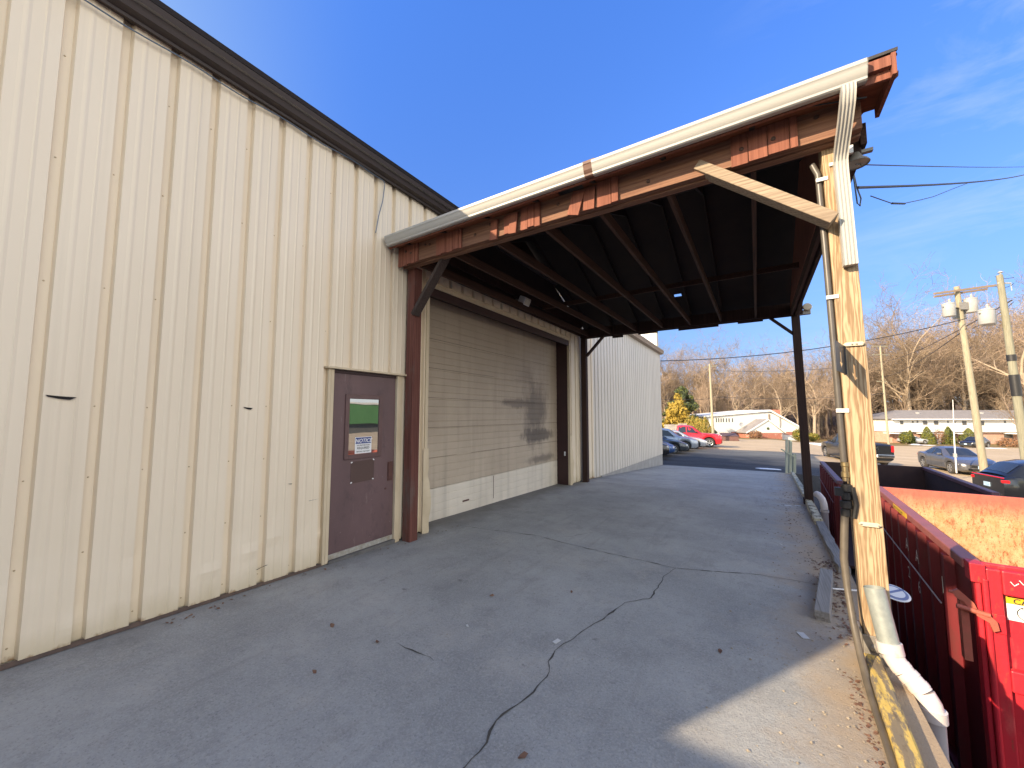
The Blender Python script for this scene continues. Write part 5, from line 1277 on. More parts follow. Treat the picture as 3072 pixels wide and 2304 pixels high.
# ------------------------------------------------------------------ buildings beyond the yard
def local_house(name, label, lat, dep, z, rot=YAW):
    p_ = V(lat, dep, z); return thing(name, label, 'house', tuple(p_), rot)
D1 = 73.0; pxm = D1 / 1154
hx = lambda sx: (sx - 1536) * pxm
zz1 = EYE - (1312 - 1242) * pxm
H1 = local_house('brick_house', 'white house with a red brick base, small front gable and brick chimney', hx(2250), D1, zz1)
lx = lambda sx: hx(sx) - hx(2250)
lz = lambda sy: (1312 - sy) * pxm
mb = MB()
mb.prism([(lx(2113), 0, 1.1), (lx(2388), 0, 1.1), (lx(2402), 0, lz(1288)), (lx(2306), 0, lz(1236)), (lx(2113), 0, lz(1252))], (0, 10, 0))
mb.build('wall', SIDING, H1, local=True)
mb = MB(); mb.box(lx(2190), lx(2386), -0.02, 9.9, -0.6, 1.09); mb.build('brick_base', BRICK, H1, local=True)
mb = MB(); mb.box(lx(2113), lx(2189), 0.0, 9.9, -0.6, 1.09); mb.build('lower_wall', SIDING, H1, local=True)
mb = MB()
mb.prism([(lx(2108), -0.35, lz(1251)), (lx(2306), -0.35, lz(1234)), (lx(2306), -0.35, lz(1229)), (lx(2108), -0.35, lz(1246))], (0, 10.8, 0), 0)
mb.prism([(lx(2306.2), -0.35, lz(1234)), (lx(2408), -0.35, lz(1292)), (lx(2408), -0.35, lz(1287)), (lx(2306.2), -0.35, lz(1229))], (0, 10.8, 0), 0)
mb.build('roof', [WHITEFENCE, ROOFGREY], H1, local=True)
mb = MB(); mb.box(lx(2330), lx(2345), 0.6, 1.8, 2.6, lz(1229)); mb.build('chimney', M('pink_brick', (0.50, 0.20, 0.14), (0.40, 0.14, 0.10), 6, rough=0.9), H1, local=True)
mb = MB()
for k in range(6):
    mb = MB(); xx = lx(2183 + k * 18.5); mb.tube([(xx, 2.5, lz(1246 - k * 1.5)), (xx, 2.5, lz(1240 - k * 1.6))], 0.06, 8); mb.lathe([(0.0, .2), (.2, .12), (.24, 0), (.0, 0)], (xx, 2.5, lz(1240 - k * 1.6)), 10); mb.build('roof_vent', WHITEP, H1, local=True)
for sx_w in (2121, 2133, 2146, 2153, 2160, 2167, 2176, 2184, 2194):
    mb = MB(); mb.box(lx(sx_w - 1.3), lx(sx_w + 1.3), -0.06, -0.01, lz(1266), lz(1254)); mb.build('window', HOUSEWIN, H1, local=True)
mb = MB()   # front gable annex
gz0 = 1.06
mb.box(lx(2208), lx(2303), -3.4, -0.03, -0.6, gz0, 0)
mb.prism([(lx(2204), -3.4, gz0 + .01), (lx(2308), -3.4, gz0 + .01), (lx(2264), -3.4, lz(1259))], (0, 3.36, 0), 1)
an = mb.build('front_annex', [BRICK, SIDING], H1, local=True)
mb = MB()
for xa in (lx(2201), lx(2312)):
    mb.prism([(lx(2264), -3.42, lz(1259) + .02), (xa, -3.42, gz0 - .06), (xa, -3.42, gz0 + .08), (lx(2264), -3.42, lz(1259) + .18)], (0, 3.39, 0), 0)
    mb.prism([(lx(2264), -3.62, lz(1259) + .02), (xa, -3.62, gz0 - .06), (xa, -3.62, gz0 + .10), (lx(2264), -3.62, lz(1259) + .20)], (0, 0.19, 0), 1)
mb.build('annex_roof', [ROOFGREY, WHITEFENCE], H1, local=True)
mb = MB(); mb.lathe([(0, -.06), (.25, -.05), (.26, 0)], (lx(2264), -3.4, lz(1283)), 16, 0, 1); mb.build('oval_vent', FOLG, H1, local=True)
mb = MB(); mb.box(lx(2302), lx(2306), -0.12, -0.005, 1.1, lz(1242)); mb.box(lx(2209), lx(2211), -3.5, -3.41, -0.3, 1.05); mb.tube([(lx(2335), -.1, lz(1250)), (lx(2336), -.12, lz(1268)), (lx(2334), -.1, lz(1285))], .06, 6)
mb.build('downpipe', M('brown_pipe', (0.22, 0.17, 0.13), rough=0.6), H1, local=True)
mb = MB(); mb.lathe([(0, .08), (.3, .05), (.42, -.05), (.40, -.08), (0, .02)], (lx(2206), -1.5, lz(1272)), 14, 0, 1); mb.tube([(lx(2206), -1.5, lz(1272)), (lx(2208), -1.5, gz0 + .3)], .04, 6); mb.build('satellite_dish', M('grey_dish', (0.35, 0.36, 0.38), rough=0.5), H1, local=True, smooth=True)
mb = MB(); mb.box(lx(2330), lx(2336), -.9, -.03, .8, 1.3); mb.build('wall_unit', WHITEP, H1, local=True)
t = thing('picket_fence', 'white curved picket fence against the brick house', 'fence', tuple(V(hx(2336), D1 - 2.5, zz1 - 0.35)), YAW)
mb = MB(); w_ = 4.0
for k in range(25):
    xx = -w_ / 2 + w_ * k / 24; u = abs(xx) / (w_ / 2); h = 0.95 + 0.45 * u * u; mb.box(xx - .055, xx + .055, -.02, .02, 0, h)
mb.box(-w_ / 2, w_ / 2, .021, .05, .25, .36); mb.box(-w_ / 2, w_ / 2, .021, .05, .72, .82); mb.build('pickets', WHITEFENCE, t, local=True)
for s_ in (-1, 1):
    mb = MB(); mb.box(s_ * w_ / 2 - .09, s_ * w_ / 2 + .09, -.09, .09, 0, 1.7); mb.lathe([(.12, 0), (.12, .05), (0, .14)], (s_ * w_ / 2, 0, 1.7), 8); mb.build('post', WHITEFENCE, t, local=True)
# slatted fence and white fence behind the parked cars
t = thing('slat_fence', 'grey and white slatted fence behind the parked cars', 'fence', tuple(V(22.9, 55, EYE - 33 / 1154 * 55 - 1.6)), YAW)
mb = MB()
for k in range(20): mb.box(-1.2 + k * .16, -1.2 + k * .16 + .09, -.02, .02, 0, 1.7 if k < 12 else 1.85)
mb.box(-1.2, 2.0, .021, .06, .4, .5); mb.box(-1.2, 2.0, .021, .06, 1.2, 1.3); mb.build('slats', M('fence_grey', (0.36, 0.33, 0.30), (0.6, 0.58, 0.55), 1, rough=0.7), t, local=True)
# brown front-load dumpster
t = thing('trash_dumpster', 'brown lidded trash dumpster near the brick house', 'dumpster', tuple(V((2182 - 1536) / 1154 * 52, 52, EYE - (1332 - 1242) / 1154 * 52)), YAW + R(-14))
mb = MB(); mb.prism([(-.95, -.75, .1), (.95, -.75, .1), (.95, -.75, 1.15), (-.95, -.75, 1.15)], (0, 1.5, 0)); mb.box(-1.02, -.96, -.4, .4, .7, .85); mb.box(.96, 1.02, -.4, .4, .7, .85); mb.box(-1.0, 1.0, -.80, -.752, .55, .66)
mb.build('body', BROWND, t, local=True, bevel=.02)
mb = MB(); mb.prism([(-1.0, -.82, 1.16), (-1.0, .8, 1.52), (-1.0, .8, 1.47), (-1.0, -.82, 1.11)], (2.0, 0, 0)); mb.build('lid', M('brown_lid', (0.11, 0.065, 0.055), rough=0.6), t, local=True)

# apartments
D2 = 76.0; p2 = D2 / 1154
ax = lambda sx: (sx - 1536) * p2
zz2 = EYE - (1332 - 1242) * p2
H2 = thing('apartment_building', 'long white two-storey apartment house with a pale brick ground floor', 'building', tuple(V(ax(2672), D2, zz2)), YAW + R(-4))
AL = 42.0
mb = MB(); mb.box(0, AL, 0, 10, 2.45, 4.95); mb.build('upper_wall', SIDING, H2, local=True)
mb = MB(); mb.box(0.25, AL, 0.6, 9.9, -0.8, 2.44); mb.build('ground_floor_wall', BRICK2, H2, local=True)
mb = MB()
mb.add([(-.7, -.7, 4.96), (AL + .7, -.7, 4.96), (AL + .7, 10.7, 4.96), (-.7, 10.7, 4.96), (5, 5, 6.75), (AL - 4, 5, 6.75)], [(0, 1, 5, 4), (1, 2, 5), (2, 3, 4, 5), (3, 0, 4), (3, 2, 1, 0)], 0)
mb.box(-.72, AL + .72, -.74, -.702, 4.80, 5.02, 1)
mb.build('roof', [ROOFGREY, WHITEFENCE], H2, local=True)
mb = MB()
for xx in (7.0, 19, 31): mb.box(xx, xx + .4, 2.5, 2.9, 5.6, 6.3)
mb.build('roof_vent', TRANSF, H2, local=True)
for xx, w_, h_ in ((1.4, .55, .7), (3.6, .25, .4), (4.45, .25, .4), (5.6, .75, .75), (7.6, .75, .75), (10.0, .25, .4), (11.2, .25, .4), (12.7, .75, .8), (15.6, 1.0, .85), (20.2, .3, .4), (22.4, 1.0, .85), (25.5, .8, .8), (28, .8, .8), (31, .8, .8)):
    mb = MB(); mb.box(xx, xx + w_, -.05, .02, 4.62 - h_, 4.62); wnd = mb.build('window', HOUSEWIN, H2, local=True)
for xx, w_ in ((2.2, .8), (6.2, .9), (13.6, .9), (20.6, 1.6), (24, 1.0), (15.2, .6)):
    mb = MB(); mb.box(xx, xx + w_, .55, .62, .2 if w_ < 1.2 else .9, 2.1); mb.build('ground_window', HOUSEWIN, H2, local=True)
for xx in (-1.4, 4.5, 10.2, 20.4, 26):
    mb = MB(); mb.box(xx, xx + 2.9, -2.2, .58, 2.15, 2.30)
    for q in (.45, .95): mb.box(xx + 1.1 + q, xx + 1.22 + q, -2.0, -1.88, -.5, 2.149)
    mb.build('porch_canopy', WHITEFENCE, H2, local=True)

# ------------------------------------------------------------------ plants
def leafball(mb, shape, n, size, seed, mi_fn=None, jitter=0.12):
    r_ = random.Random(seed)
    for _ in range(n):
        p_, nd = shape(r_)
        a = Vector((r_.gauss(0, 1), r_.gauss(0, 1), r_.gauss(0, 1))).normalized(); nd = (Vector(nd) + a * 0.9).normalized()
        t1 = nd.orthogonal().normalized(); t1.rotate(Matrix.Rotation(r_.uniform(0, 6.3), 3, nd)); t2 = nd.cross(t1); s_ = size * r_.uniform(.6, 1.4)
        c = Vector(p_)
        mb.add([c - t1 * s_ * .5, c + t2 * s_ * .35, c + t1 * s_ * .9, c - t2 * s_ * .35], [(0, 1, 2, 3)], mi_fn(r_) if mi_fn else 0)
def cone_shape(h, r, lump=0.25, seed=0, base=0.0):
    def f(r_):
        u = r_.random() ** 1.4; z = base + u * (h - base); a = r_.uniform(0, 2 * math.pi)
        rad = r * (math.sin(math.pi * min(1, .18 + .82 * (1 - u) * .60)) if True else 1) * (1 - u) ** .35
        rad = r * min(1, (1 - u) * 1.55 + .02) ** .75
        rad *= 1 + lump * noise.noise((math.cos(a) * 1.6 + seed, math.sin(a) * 1.6, z * .9)) + .1 * noise.noise((math.cos(a) * 5 + seed, math.sin(a) * 5, z * 4))
        rr = rad * (1 - .35 * r_.random() ** 2)
        return (rr * math.cos(a), rr * math.sin(a), z), (math.cos(a), math.sin(a), .5)
    return f
def ball_shape(rx, rz, zc, lump=.3, seed=0):
    def f(r_):
        d = Vector((r_.gauss(0, 1), r_.gauss(0, 1), r_.gauss(0, 1))).normalized()
        k = (1 + lump * noise.noise(d * 2.1 + Vector((seed, 0, 0)))) * (1 - .4 * r_.random() ** 2)
        return (d.x * rx * k, d.y * rx * k, max(0.02, zc + d.z * rz * k)), d
    return f
def plant(name, label, cat, loc, shape, n, size, mats, seed, group=None, stem=.08, stemh=1.0, core=None):
    t = thing(name, label, cat, loc, rnd.uniform(0, 6), group)
    mb = MB(); mb.tube([(0, 0, -.2), (0.02, 0, stemh * .5), (0, .02, stemh)], [stem, stem * .8, stem * .4], 7); mb.build('stem', BARK, t, local=True)
    mb = MB(); leafball(mb, shape, n, size, seed, (lambda r_: 0 if r_.random() < .7 else 1) if isinstance(mats, list) else None)
    mb.build('foliage', mats, t, local=True, recalc=False)
    return t
def gpos(sx, dep): p_ = V((sx - 1536) / 1154 * dep, dep); return (p_.x, p_.y, terr(p_.x, p_.y) - .05)
def zpos(sx, sy, dep): p_ = V((sx - 1536) / 1154 * dep, dep, EYE - (sy - 1242) / 1154 * dep); return tuple(p_)
CONEG = 'cone-shaped evergreens in front of the apartments'
for k, (sx, w_, h_, lab) in enumerate(((2773, 1.0, 3.3, 'slim pointed evergreen left of the bare brick wall'), (2836, .95, 3.3, 'narrow evergreen beside the middle white porch'), (2896, 1.35, 3.0, 'broad round-topped evergreen left of the utility pole'), (2722, .65, 2.6, 'small thin evergreen by the left white porch'))):
    plant('conical_shrub', lab, 'shrub', zpos(sx, 1332, 73), cone_shape(h_, w_, seed=k), 2600, .17, [FOLC, FOLG], 20 + k, CONEG)
plant('round_shrub', 'low green shrub between the silver sedan and the slim evergreen', 'shrub', zpos(2708, 1330, 72.5), ball_shape(.9, 1.0, 1.2, seed=3), 1300, .2, [FOLC, FOLG], 31)
plant('brown_shrub', 'rounded brown leafless shrub right of the utility pole', 'shrub', zpos(3018, 1350, 66), ball_shape(1.5, 1.0, 1.1, seed=5), 2600, .16, [FOLB, FOLW], 32)
plant('brown_shrub', 'dry orange-brown shrub in front of the brick annex', 'shrub', zpos(2262, 1316, 68), ball_shape(1.0, .75, .7, seed=6), 900, .17, [FOLB, FOLW], 33)
plant('thin_shrub', 'thin reddish shrub before the bare brick wall of the apartments', 'shrub', zpos(2806, 1332, 72.5), ball_shape(.9, 1.2, 1.6, .5, seed=8), 600, .13, [FOLB, FOLW], 34)
plant('green_bush', 'yellow-green bush left of the dark far post', 'bush', zpos(2392, 1320, 66), ball_shape(1.0, 1.0, .9, seed=9), 1500, .17, [FOLC, FOLH], 35)
plant('green_bush', 'low yellow-green bush right of the dark far post', 'bush', zpos(2432, 1322, 68), ball_shape(.9, .7, .7, seed=10), 1100, .17, [FOLC, FOLH], 36)
HG = 'golden hedge cones behind the red pickup'
for k, (sx, h_) in enumerate(((2063, 3.0), (2077, 2.9), (2090, 2.7), (2101, 2.5), (2113, 2.6))):
    plant('golden_cone', 'golden cone-shaped hedge plant behind the red pickup', 'shrub', zpos(sx, 1310, 58 - k * .6), cone_shape(h_ + .2, .85, seed=40 + k), 2000, .15, [FOLH, FOLC], 50 + k, HG)
def bigev(name, label, loc, h, r, mats, seed, n=9000, sz=.34):
    t = thing(name, label, 'tree', loc, 0)
    mb = MB(); mb.tube([(0, 0, -.5), (.1, 0, h * .5), (0, 0, h * .95)], [.28, .18, .03], 8)
    r_ = random.Random(seed)
    for k in range(26):
        z = h * (.1 + .8 * r_.random()); a = r_.uniform(0, 6.3); l = r * (1 - z / h) * .9; mb.tube([(0, 0, z), (l * .5 * math.cos(a), l * .5 * math.sin(a), z + .2), (l * math.cos(a), l * math.sin(a), z + .1)], [.05, .035, .015], 4)
    mb.build('trunk', BARK, t, local=True)
    mb = MB()
    cl = []
    for k in range(75):
        u = r_.random() ** 1.2; z = h * (.06 + .92 * u); a = r_.uniform(0, 6.3); rad = r * (1 - u) ** .8 * r_.uniform(.45, 1.05); cl.append((Vector((rad * math.cos(a), rad * math.sin(a), z)), r_.uniform(.5, 1.05) * (1.15 - .6 * u)))
    def sh(r2):
        c, rr = cl[r2.randrange(len(cl))]; d = Vector((r2.gauss(0, 1), r2.gauss(0, 1), r2.gauss(0, .7))).normalized(); p_ = c + d * rr * (1 - .5 * r2.random() ** 2)
        return p_, d
    leafball(mb, sh, n, sz, seed + 1, lambda r2: 0 if r2.random() < .72 else 1)
    mb.build('crown', mats, t, local=True, recalc=False)
bigev('golden_tree', 'golden yellow evergreen tree beside the corner of the metal building', zpos(2030, 1310, 66), 7.2, 3.0, [FOLY, FOLH], 71)
bigev('green_tree', 'dark green evergreen tree standing behind the golden one', zpos(2046, 1310, 74), 9.6, 5.2, [FOLG, FOLC], 72)

# bare deciduous trees
def gen_tree(seed, h, spread=1.0, tw=1.0):
    r_ = random.Random(seed); tr, cr = MB(), MB()
    def grow(p, d, l, rad, lev):
        nseg = 4 if lev < 2 else 3; pts = [p.copy()]; rs = [rad]; dd = d.copy()
        for i in range(nseg):
            w_ = .10 + .09 * lev
            dd = (dd + Vector((r_.gauss(0, w_), r_.gauss(0, w_), r_.gauss(0, w_ * .6) + (.05 if lev < 3 else .03)))).normalized()
            p = p + dd * (l / nseg); pts.append(p.copy()); rs.append(max(rad * (1 - (.42 if lev < 1 else .60) * (i + 1) / nseg), (.02, .02, .02, .018, .014, .011)[lev]))
        (tr if lev < 3 else cr).tube(pts, rs, (7, 5, 4, 3, 3, 3)[lev], 0, cap=False)
        if lev >= 5: return
        nch = (5, 5, 4, 4, 3)[lev] + (r_.random() < .35)
        for k in range(nch):
            t_ = 1.0 if k == 0 else (r_.uniform(.45, 1.0) if lev == 0 else r_.uniform(.25, 1.0)); f = t_ * nseg; i = min(int(f), nseg - 1); q = pts[i].lerp(pts[i + 1], f - i)
            rr = rs[i] + (rs[i + 1] - rs[i]) * (f - i)
            ax_ = dd.orthogonal().normalized(); ax_.rotate(Matrix.Rotation(r_.uniform(0, 6.3), 3, dd))
            ang = (r_.uniform(.12, .35) if k == 0 else r_.uniform(.45, .95)) * spread
            nd = dd.copy(); nd.rotate(Matrix.Rotation(ang, 3, ax_)); nd.z += .12; nd.normalize()
            grow(q, nd, l * (r_.uniform(.62, .82) if k == 0 else r_.uniform(.42, .70)) * (1.0 if lev else .85), max(rr * (.85 if k == 0 else .62), .013 * tw), lev + 1)
    grow(Vector((0, 0, -.6)), Vector((r_.gauss(0, .03), r_.gauss(0, .03), 1)).normalized(), h * .44, h * .0155, 0)
    return tr, cr
protos = []
WOODG = 'bare trees of the wood behind the houses'
for k, (sd, h, sp, bm_, tm_) in enumerate(((11, 22, .95, BARK, TWIG), (12, 22, 1.05, BARKL, TWIGL), (13, 22, .85, BARK, TWIGL), (14, 22, 1.1, BARKL, TWIG), (15, 22, .9, BARK, TWIG))):
    tr, cr = gen_tree(sd, h, sp)
    t = thing('bare_tree', 'bare leafless tree in the wood behind the houses', 'tree', (0, 0, 0), 0, WOODG)
    tr.build('trunk', bm_, t, local=True, smooth=True, recalc=False); cr.build('crown', tm_, t, local=True, recalc=False)
    protos.append([t, False])
def plant_tree(lat, dep, sc, k=None, zoff=0.0, label=None):
    k = rnd.randrange(5) if k is None else k
    src, used = protos[k]
    o = copy_tree(src) if used else src
    protos[k][1] = True
    p_ = V(lat, dep); o.location = (p_.x, p_.y, terr(p_.x, p_.y) + zoff); o.rotation_euler = (0, 0, rnd.uniform(0, 6.28)); o.scale = (sc, sc, sc * rnd.uniform(.92, 1.1))
    if label: o['label'] = label
    else: o['label'] = 'bare leafless tree in the wood behind the houses'
    return o
rows = ((91, 4.6, .80, 1.25), (97, 4.2, .90, 1.5), (104, 4.4, 1.0, 1.6), (112, 4.6, 1.08, 1.65), (122, 5.0, 1.12, 1.7))
for dep, step, s0, s1 in rows:
    lat = dep * 0.34
    while lat < dep * 1.42:
        u = (lat / dep - .34) / 1.08
        sc = (s0 + (s1 - s0) * sstep(.35, .75, u)) * rnd.uniform(.85, 1.12)
        if not (u < .12 and dep < 98): plant_tree(lat + rnd.uniform(-2, 2), dep + rnd.uniform(-3, 3), sc)
        lat += step * rnd.uniform(.75, 1.25)
# taller single trees nearer the road
plant_tree(ax(3040), 72, 1.55, 1, 0, 'tall pale-barked bare tree rising right of the transformer poles')
plant_tree(ax(2905), 86, 1.60, 3, 0, 'tall wide-crowned bare tree behind the transformer pole')
plant_tree(ax(2985), 90, 1.75, 0, 0, 'tallest bare tree between the two transformer poles')
plant_tree((2435 - 1536) / 1154 * 80, 80, .98, 1, 0, 'thick pale-trunked bare tree just right of the dark far post')
plant_tree((2520 - 1536) / 1154 * 82, 82, .85, 2, 0, 'bare tree with low spreading limbs left of the pine post')
plant_tree((2330 - 1536) / 1154 * 84, 84, .78, 3, 0, 'bare tree directly behind the brick chimney')
plant_tree((2215 - 1536) / 1154 * 86, 86, .84, 1, 0, 'pale bare tree behind the roof vents of the brick house')
plant_tree((3050 - 1536) / 1154 * 60, 60, .50, 4, 0, 'small bare tree in front of the right end of the apartments')
# tangled brush of the far wood
mb = MB(); r_ = random.Random(5)
for _ in range(26000):
    dep = r_.uniform(88, 150); lat = r_.uniform(.33, 1.40) * dep; p_ = V(lat, dep); z = terr(p_.x, p_.y); h = r_.uniform(.8, 5.5) * (1.0 if dep > 100 else .6)
    q = Vector((p_.x, p_.y, z + r_.random() ** 1.6 * h)); d = Vector((r_.gauss(0, .6), r_.gauss(0, .6), r_.uniform(.2, 1))).normalized(); l = r_.uniform(.7, 2.2)
    s_ = d.orthogonal().normalized(); s_.rotate(Matrix.Rotation(r_.uniform(0, 6.3), 3, d)); w_ = r_.uniform(.02, .05)
    mb.add([q - s_ * w_, q + s_ * w_, q + d * l], [(0, 1, 2)])
o = mb.build('undergrowth', FOLW, None, recalc=False); tag(o, 'tangled brown undergrowth of the wood behind the houses', 'undergrowth', kind='stuff')

# ------------------------------------------------------------------ utility poles and wires
def pole(sx, dep, ztop, zbase, r0, lean, label, mt=POLEW, name='utility_pole'):
    p_ = V((sx - 1536) / 1154 * dep, dep, zbase); t = thing(name, label, 'utility pole', tuple(p_), YAW, 'utility poles beyond the yard')
    mb = MB(); h = ztop - zbase
    mb.tube([(-lean, 0, -.3), (-lean * .5, 0, h * .5), (0, 0, h)], [r0, r0 * .85, r0 * .68], 14); mb.build('shaft', mt, t, local=True, smooth=True)
    return t, h
t, h = pole(2900, 21.0, 8.75, -1.75, 0.165, -0.62, 'tan utility pole with crossarm and grey transformers')
poleA = t
mb = MB(); mb.beam((-1.45, -.16, h - .45), (2.0, -.16, h + .02), .09, .11); mb.beam((-1.1, .16, h - .52), (1.9, .16, h - .08), .09, .10); mb.build('crossarm', wood('grey_crossarm', (0.32, 0.24, 0.17), (0.2, 0.15, 0.11), 'X', 12, 4), t, local=True)
def can(x, y, z, r, hh, nm='transformer', dark=False):
    mb = MB(); mb.lathe([(0, 0), (r * .92, 0), (r, .03), (r, hh - .05), (r * 1.05, hh - .04), (r * 1.05, hh), (r * .6, hh + .06), (0, hh + .07)], (x, y, z), 20); c = mb.build(nm, TRANSF, t, local=True, smooth=True)
    mb = MB(); mb.lathe([(.03, 0), (.05, .03), (.03, .06), (.05, .09), (.03, .12), (.05, .16), (.02, .22)], (x + r * .3, y, z + hh + .05), 10); mb.build('bushing', CREAMP, c, local=True, smooth=True)
    mb = MB(); mb.box(x - r * 1.3, x + r * 1.3, y - .02, y + .02, z + hh * .72, z + hh * .78); mb.build('bracket', STEEL, c, local=True)
can(-.66, -.1, h - 1.72, .26, .72); can(.58, -.1, h - 1.5, .27, .78); can(.42, .35, h - 1.72, .26, .70)
mb = MB(); mb.beam((-.6, 0, h - 1.25), (.6, 0, h - 1.2), .06, .08); mb.box(-.12, .34, -.22, -.16, h - 1.35, h - .95); mb.build('mount', STEEL, t, local=True)
t, h = pole(3036, 18.0, 8.30, -1.7, 0.165, -0.42, 'mossy utility pole at the right edge carrying black cable sleeves', POLEOLD)
poleB = t
mb = MB(); mb.tube([(.245, 0, h * .42), (.205, 0, h * .52)], .168, 14); mb.build('cable_sleeve', BLACK, t, local=True, smooth=True); mb = MB(); mb.tube([(.175, 0, h * .585), (.165, 0, h * .615)], .158, 14); mb.build('cable_sleeve', BLACK, t, local=True, smooth=True)
can(-.88, -.05, h - 2.4, .27, .70); can(-.33, .3, h - 2.38, .23, .65)
mb = MB(); mb.lathe([(.02, 0), (.05, .02), (.03, .06), (.10, .10), (.06, .16), (0, .2)], (.05, 0, h + .02), 12); mb.box(-.1, .5, -.03, .03, h - .42, h - .36); mb.tube([(.5, 0, h - .4), (.52, 0, h - .75)], .02, 6); mb.build('top_insulator', TRANSF, t, local=True, smooth=True)
t, h = pole(2652, 60, 12.4, -2.9, 0.16, -.2, 'distant utility pole with two crossarms left of the apartments'); poleC = t
mb = MB(); mb.box(-1.2, 1.2, -.06, .06, h - .15, h - .02); mb.box(-1.3, 1.3, -.06, .06, h - 1.5, h - 1.38); mb.box(-.9, .5, -.06, .06, h - 5.7, h - 5.58); mb.build('crossarm', POLEOLD, t, local=True)
t, h = pole(2133, 50, 8.2, -2.5, 0.165, -.1, 'thin tan utility pole in front of the brick house'); poleD = t
mb = MB(); mb.beam((-.8, 0, h - .45), (.9, 0, h - .25), .08, .1); mb.tube([(.1, 0, h - .3), (.5, -.1, h + .35), (1.6, -.3, h + .7)], .03, 6); mb.build('crossarm', POLEOLD, t, local=True)
# white marker rod by the grey sedan
pm = zpos(2850, 1410, 20.5)
t = thing('marker_rod', 'white marker rod with a small box standing by the grey sedan', 'marker', pm)
mb = MB(); mb.tube([(0, 0, -.1), (.02, 0, 1.5), (.10, 0, 3.75)], [.03, .028, .012], 8); mb.build('rod', WHITEP, t, local=True)
mb = MB(); mb.box(-.06, .06, -.05, .05, .72, .92); mb.build('box', TRANSF, t, local=True)

def wire(p0, p1, sag, r, label, mt=WIREB, n=24):
    p0, p1 = Vector(p0), Vector(p1); mb = MB()
    mb.tube([p0.lerp(p1, i / n) - Vector((0, 0, 4 * sag * (i / n) * (1 - i / n))) for i in range(n + 1)], r, 5)
    return tag(mb.build('power_line', mt, None), label, 'wire')
def at(sx, sy, dep):
    cp, sp = math.cos(PIT), math.sin(PIT); a, b = (sx - 1536) / 1154, (1152 - sy) / 1154
    fw = Vector((-math.sin(YAW) * cp, math.cos(YAW) * cp, sp)); ri = Vector((math.cos(YAW), math.sin(YAW), 0)); up = ri.cross(fw)
    return Vector((0, 0, EYE)) + (fw + ri * a + up * b) * dep
wire((0.74, 3.9, 3.43), at(3150, 497, 14), 0.16, 0.011, 'thick black service line from the pine post to the right edge')
wire((0.74, 3.9, 3.62), at(3150, 495, 14.4), 0.05, 0.005, 'thin upper wire from the pine post to the right edge')
mb = MB(); pts = [at(2612, 588, 3.6), at(2640, 598, 3.8), at(2678, 611, 4.05), at(2712, 610, 4.3), at(2760, 600, 4.8), at(2800, 590, 5.3), at(2860, 566, 6.3), at(2915, 545, 7.2)]
mb.tube(pts, .005, 5); mb.tube([at(2676, 610, 4.04), at(2714, 611, 4.31)], .011, 6); tag(mb.build('power_line', WIREB, None), 'thin slack wire looping below the thick service line, with a splice', 'wire')
mb = MB(); mb.tube([at(2556, 505, 3.45), at(2563, 545, 3.45), at(2572, 610, 3.45), at(2580, 618, 3.45), at(2583, 595, 3.45), at(2570, 560, 3.45), at(2561, 520, 3.45)], .006, 6); tag(mb.build('cable', WIREBLUE, None, smooth=True), 'blue cable hanging in a loop beside the bell lamp', 'cable')
wire((DX + .03, YF - .05, 4.45), at(2900, 955, 21), 0.5, 0.022, 'black line from the far corner of the metal building to the transformer pole')
for k, (a, b, s_, lab) in enumerate((((2140, 1112, 50), (2652, 1085, 60), .6, 'upper wire between the thin pole and the distant crossarm pole'), ((2133, 1190, 50), (2652, 1180, 60), .5, 'lower wire between the thin pole and the distant pole'), ((2652, 1085, 60), (3036, 900, 18.2), .5, 'wire from the distant crossarm pole to the mossy pole'), ((2652, 1130, 60), (2900, 985, 21), .5, 'wire from the distant crossarm pole to the transformer pole'), ((2133, 1196, 50), (1900, 1192, 50), .2, 'wire running left from the thin pole over the golden tree'))):
    wire(at(*a), at(*b), s_, .025, lab)
wire(at(2985, 830, 21), at(3042, 832, 18), .08, .012, 'short upper wire between the two transformer poles'); wire(at(2985, 858, 21), at(3042, 850, 18), .15, .012, 'short slack wire between the two transformer poles')
wire(at(2916, 985, 21), at(3042, 905, 18), .12, .012, 'jumper wire under the grey transformers')

# ------------------------------------------------------------------ snow, leaves, pebbles
def patch(name, label, c, rx, ry, h, seed, group):
    mb = MB(); n_ = 26; rings = []
    for k in range(5):
        u = 1 - k / 4.0; ring = []
        for i in range(n_):
            a = 2 * math.pi * i / n_; q = u * (1 + .35 * noise.noise((math.cos(a) * 1.5 + seed, math.sin(a) * 1.5, 0)) + .15 * noise.noise((math.cos(a) * 5 + seed, math.sin(a) * 5, 2)))
            x, y = c[0] + rx * q * math.cos(a), c[1] + ry * q * math.sin(a); ring.append((x, y, c[2] + (-.03 if k == 0 else h * (1 - u * u) * (.7 + .5 * noise.noise((x * 2, y * 2, seed))))))
        rings.append(ring)
    mb.loft(rings); return tag(mb.build(name, SNOW, None, smooth=True, ang=80), label, 'snow', group)
SG = 'leftover snow patches'
for k, (sx, dep, rx, ry, h, lab) in enumerate(((2425, 60, 3.2, .8, .22, 'low snow bank below the yellow-green bushes'), (2475, 56, 2.6, .7, .25, 'snow bank in front of the white van'), (2755, 66, 1.6, .5, .12, 'snow patch beside the slim evergreen'), (2735, 70, .8, .4, .12, 'small snow patch right of the silver sedan'), (2968, 58, 1.2, .4, .1, 'snow patch right of the utility pole'))):
    p_ = gpos(sx, dep); patch('snow_patch', lab, (p_[0], p_[1], p_[2] + .06), rx, ry, h, k, SG)
patch('snow_patch', 'thin icy snow patch on the asphalt beyond the concrete', (0.35, 22.6, terr(.35, 22.6) + .012), .60, .22, .018, 9, SG)
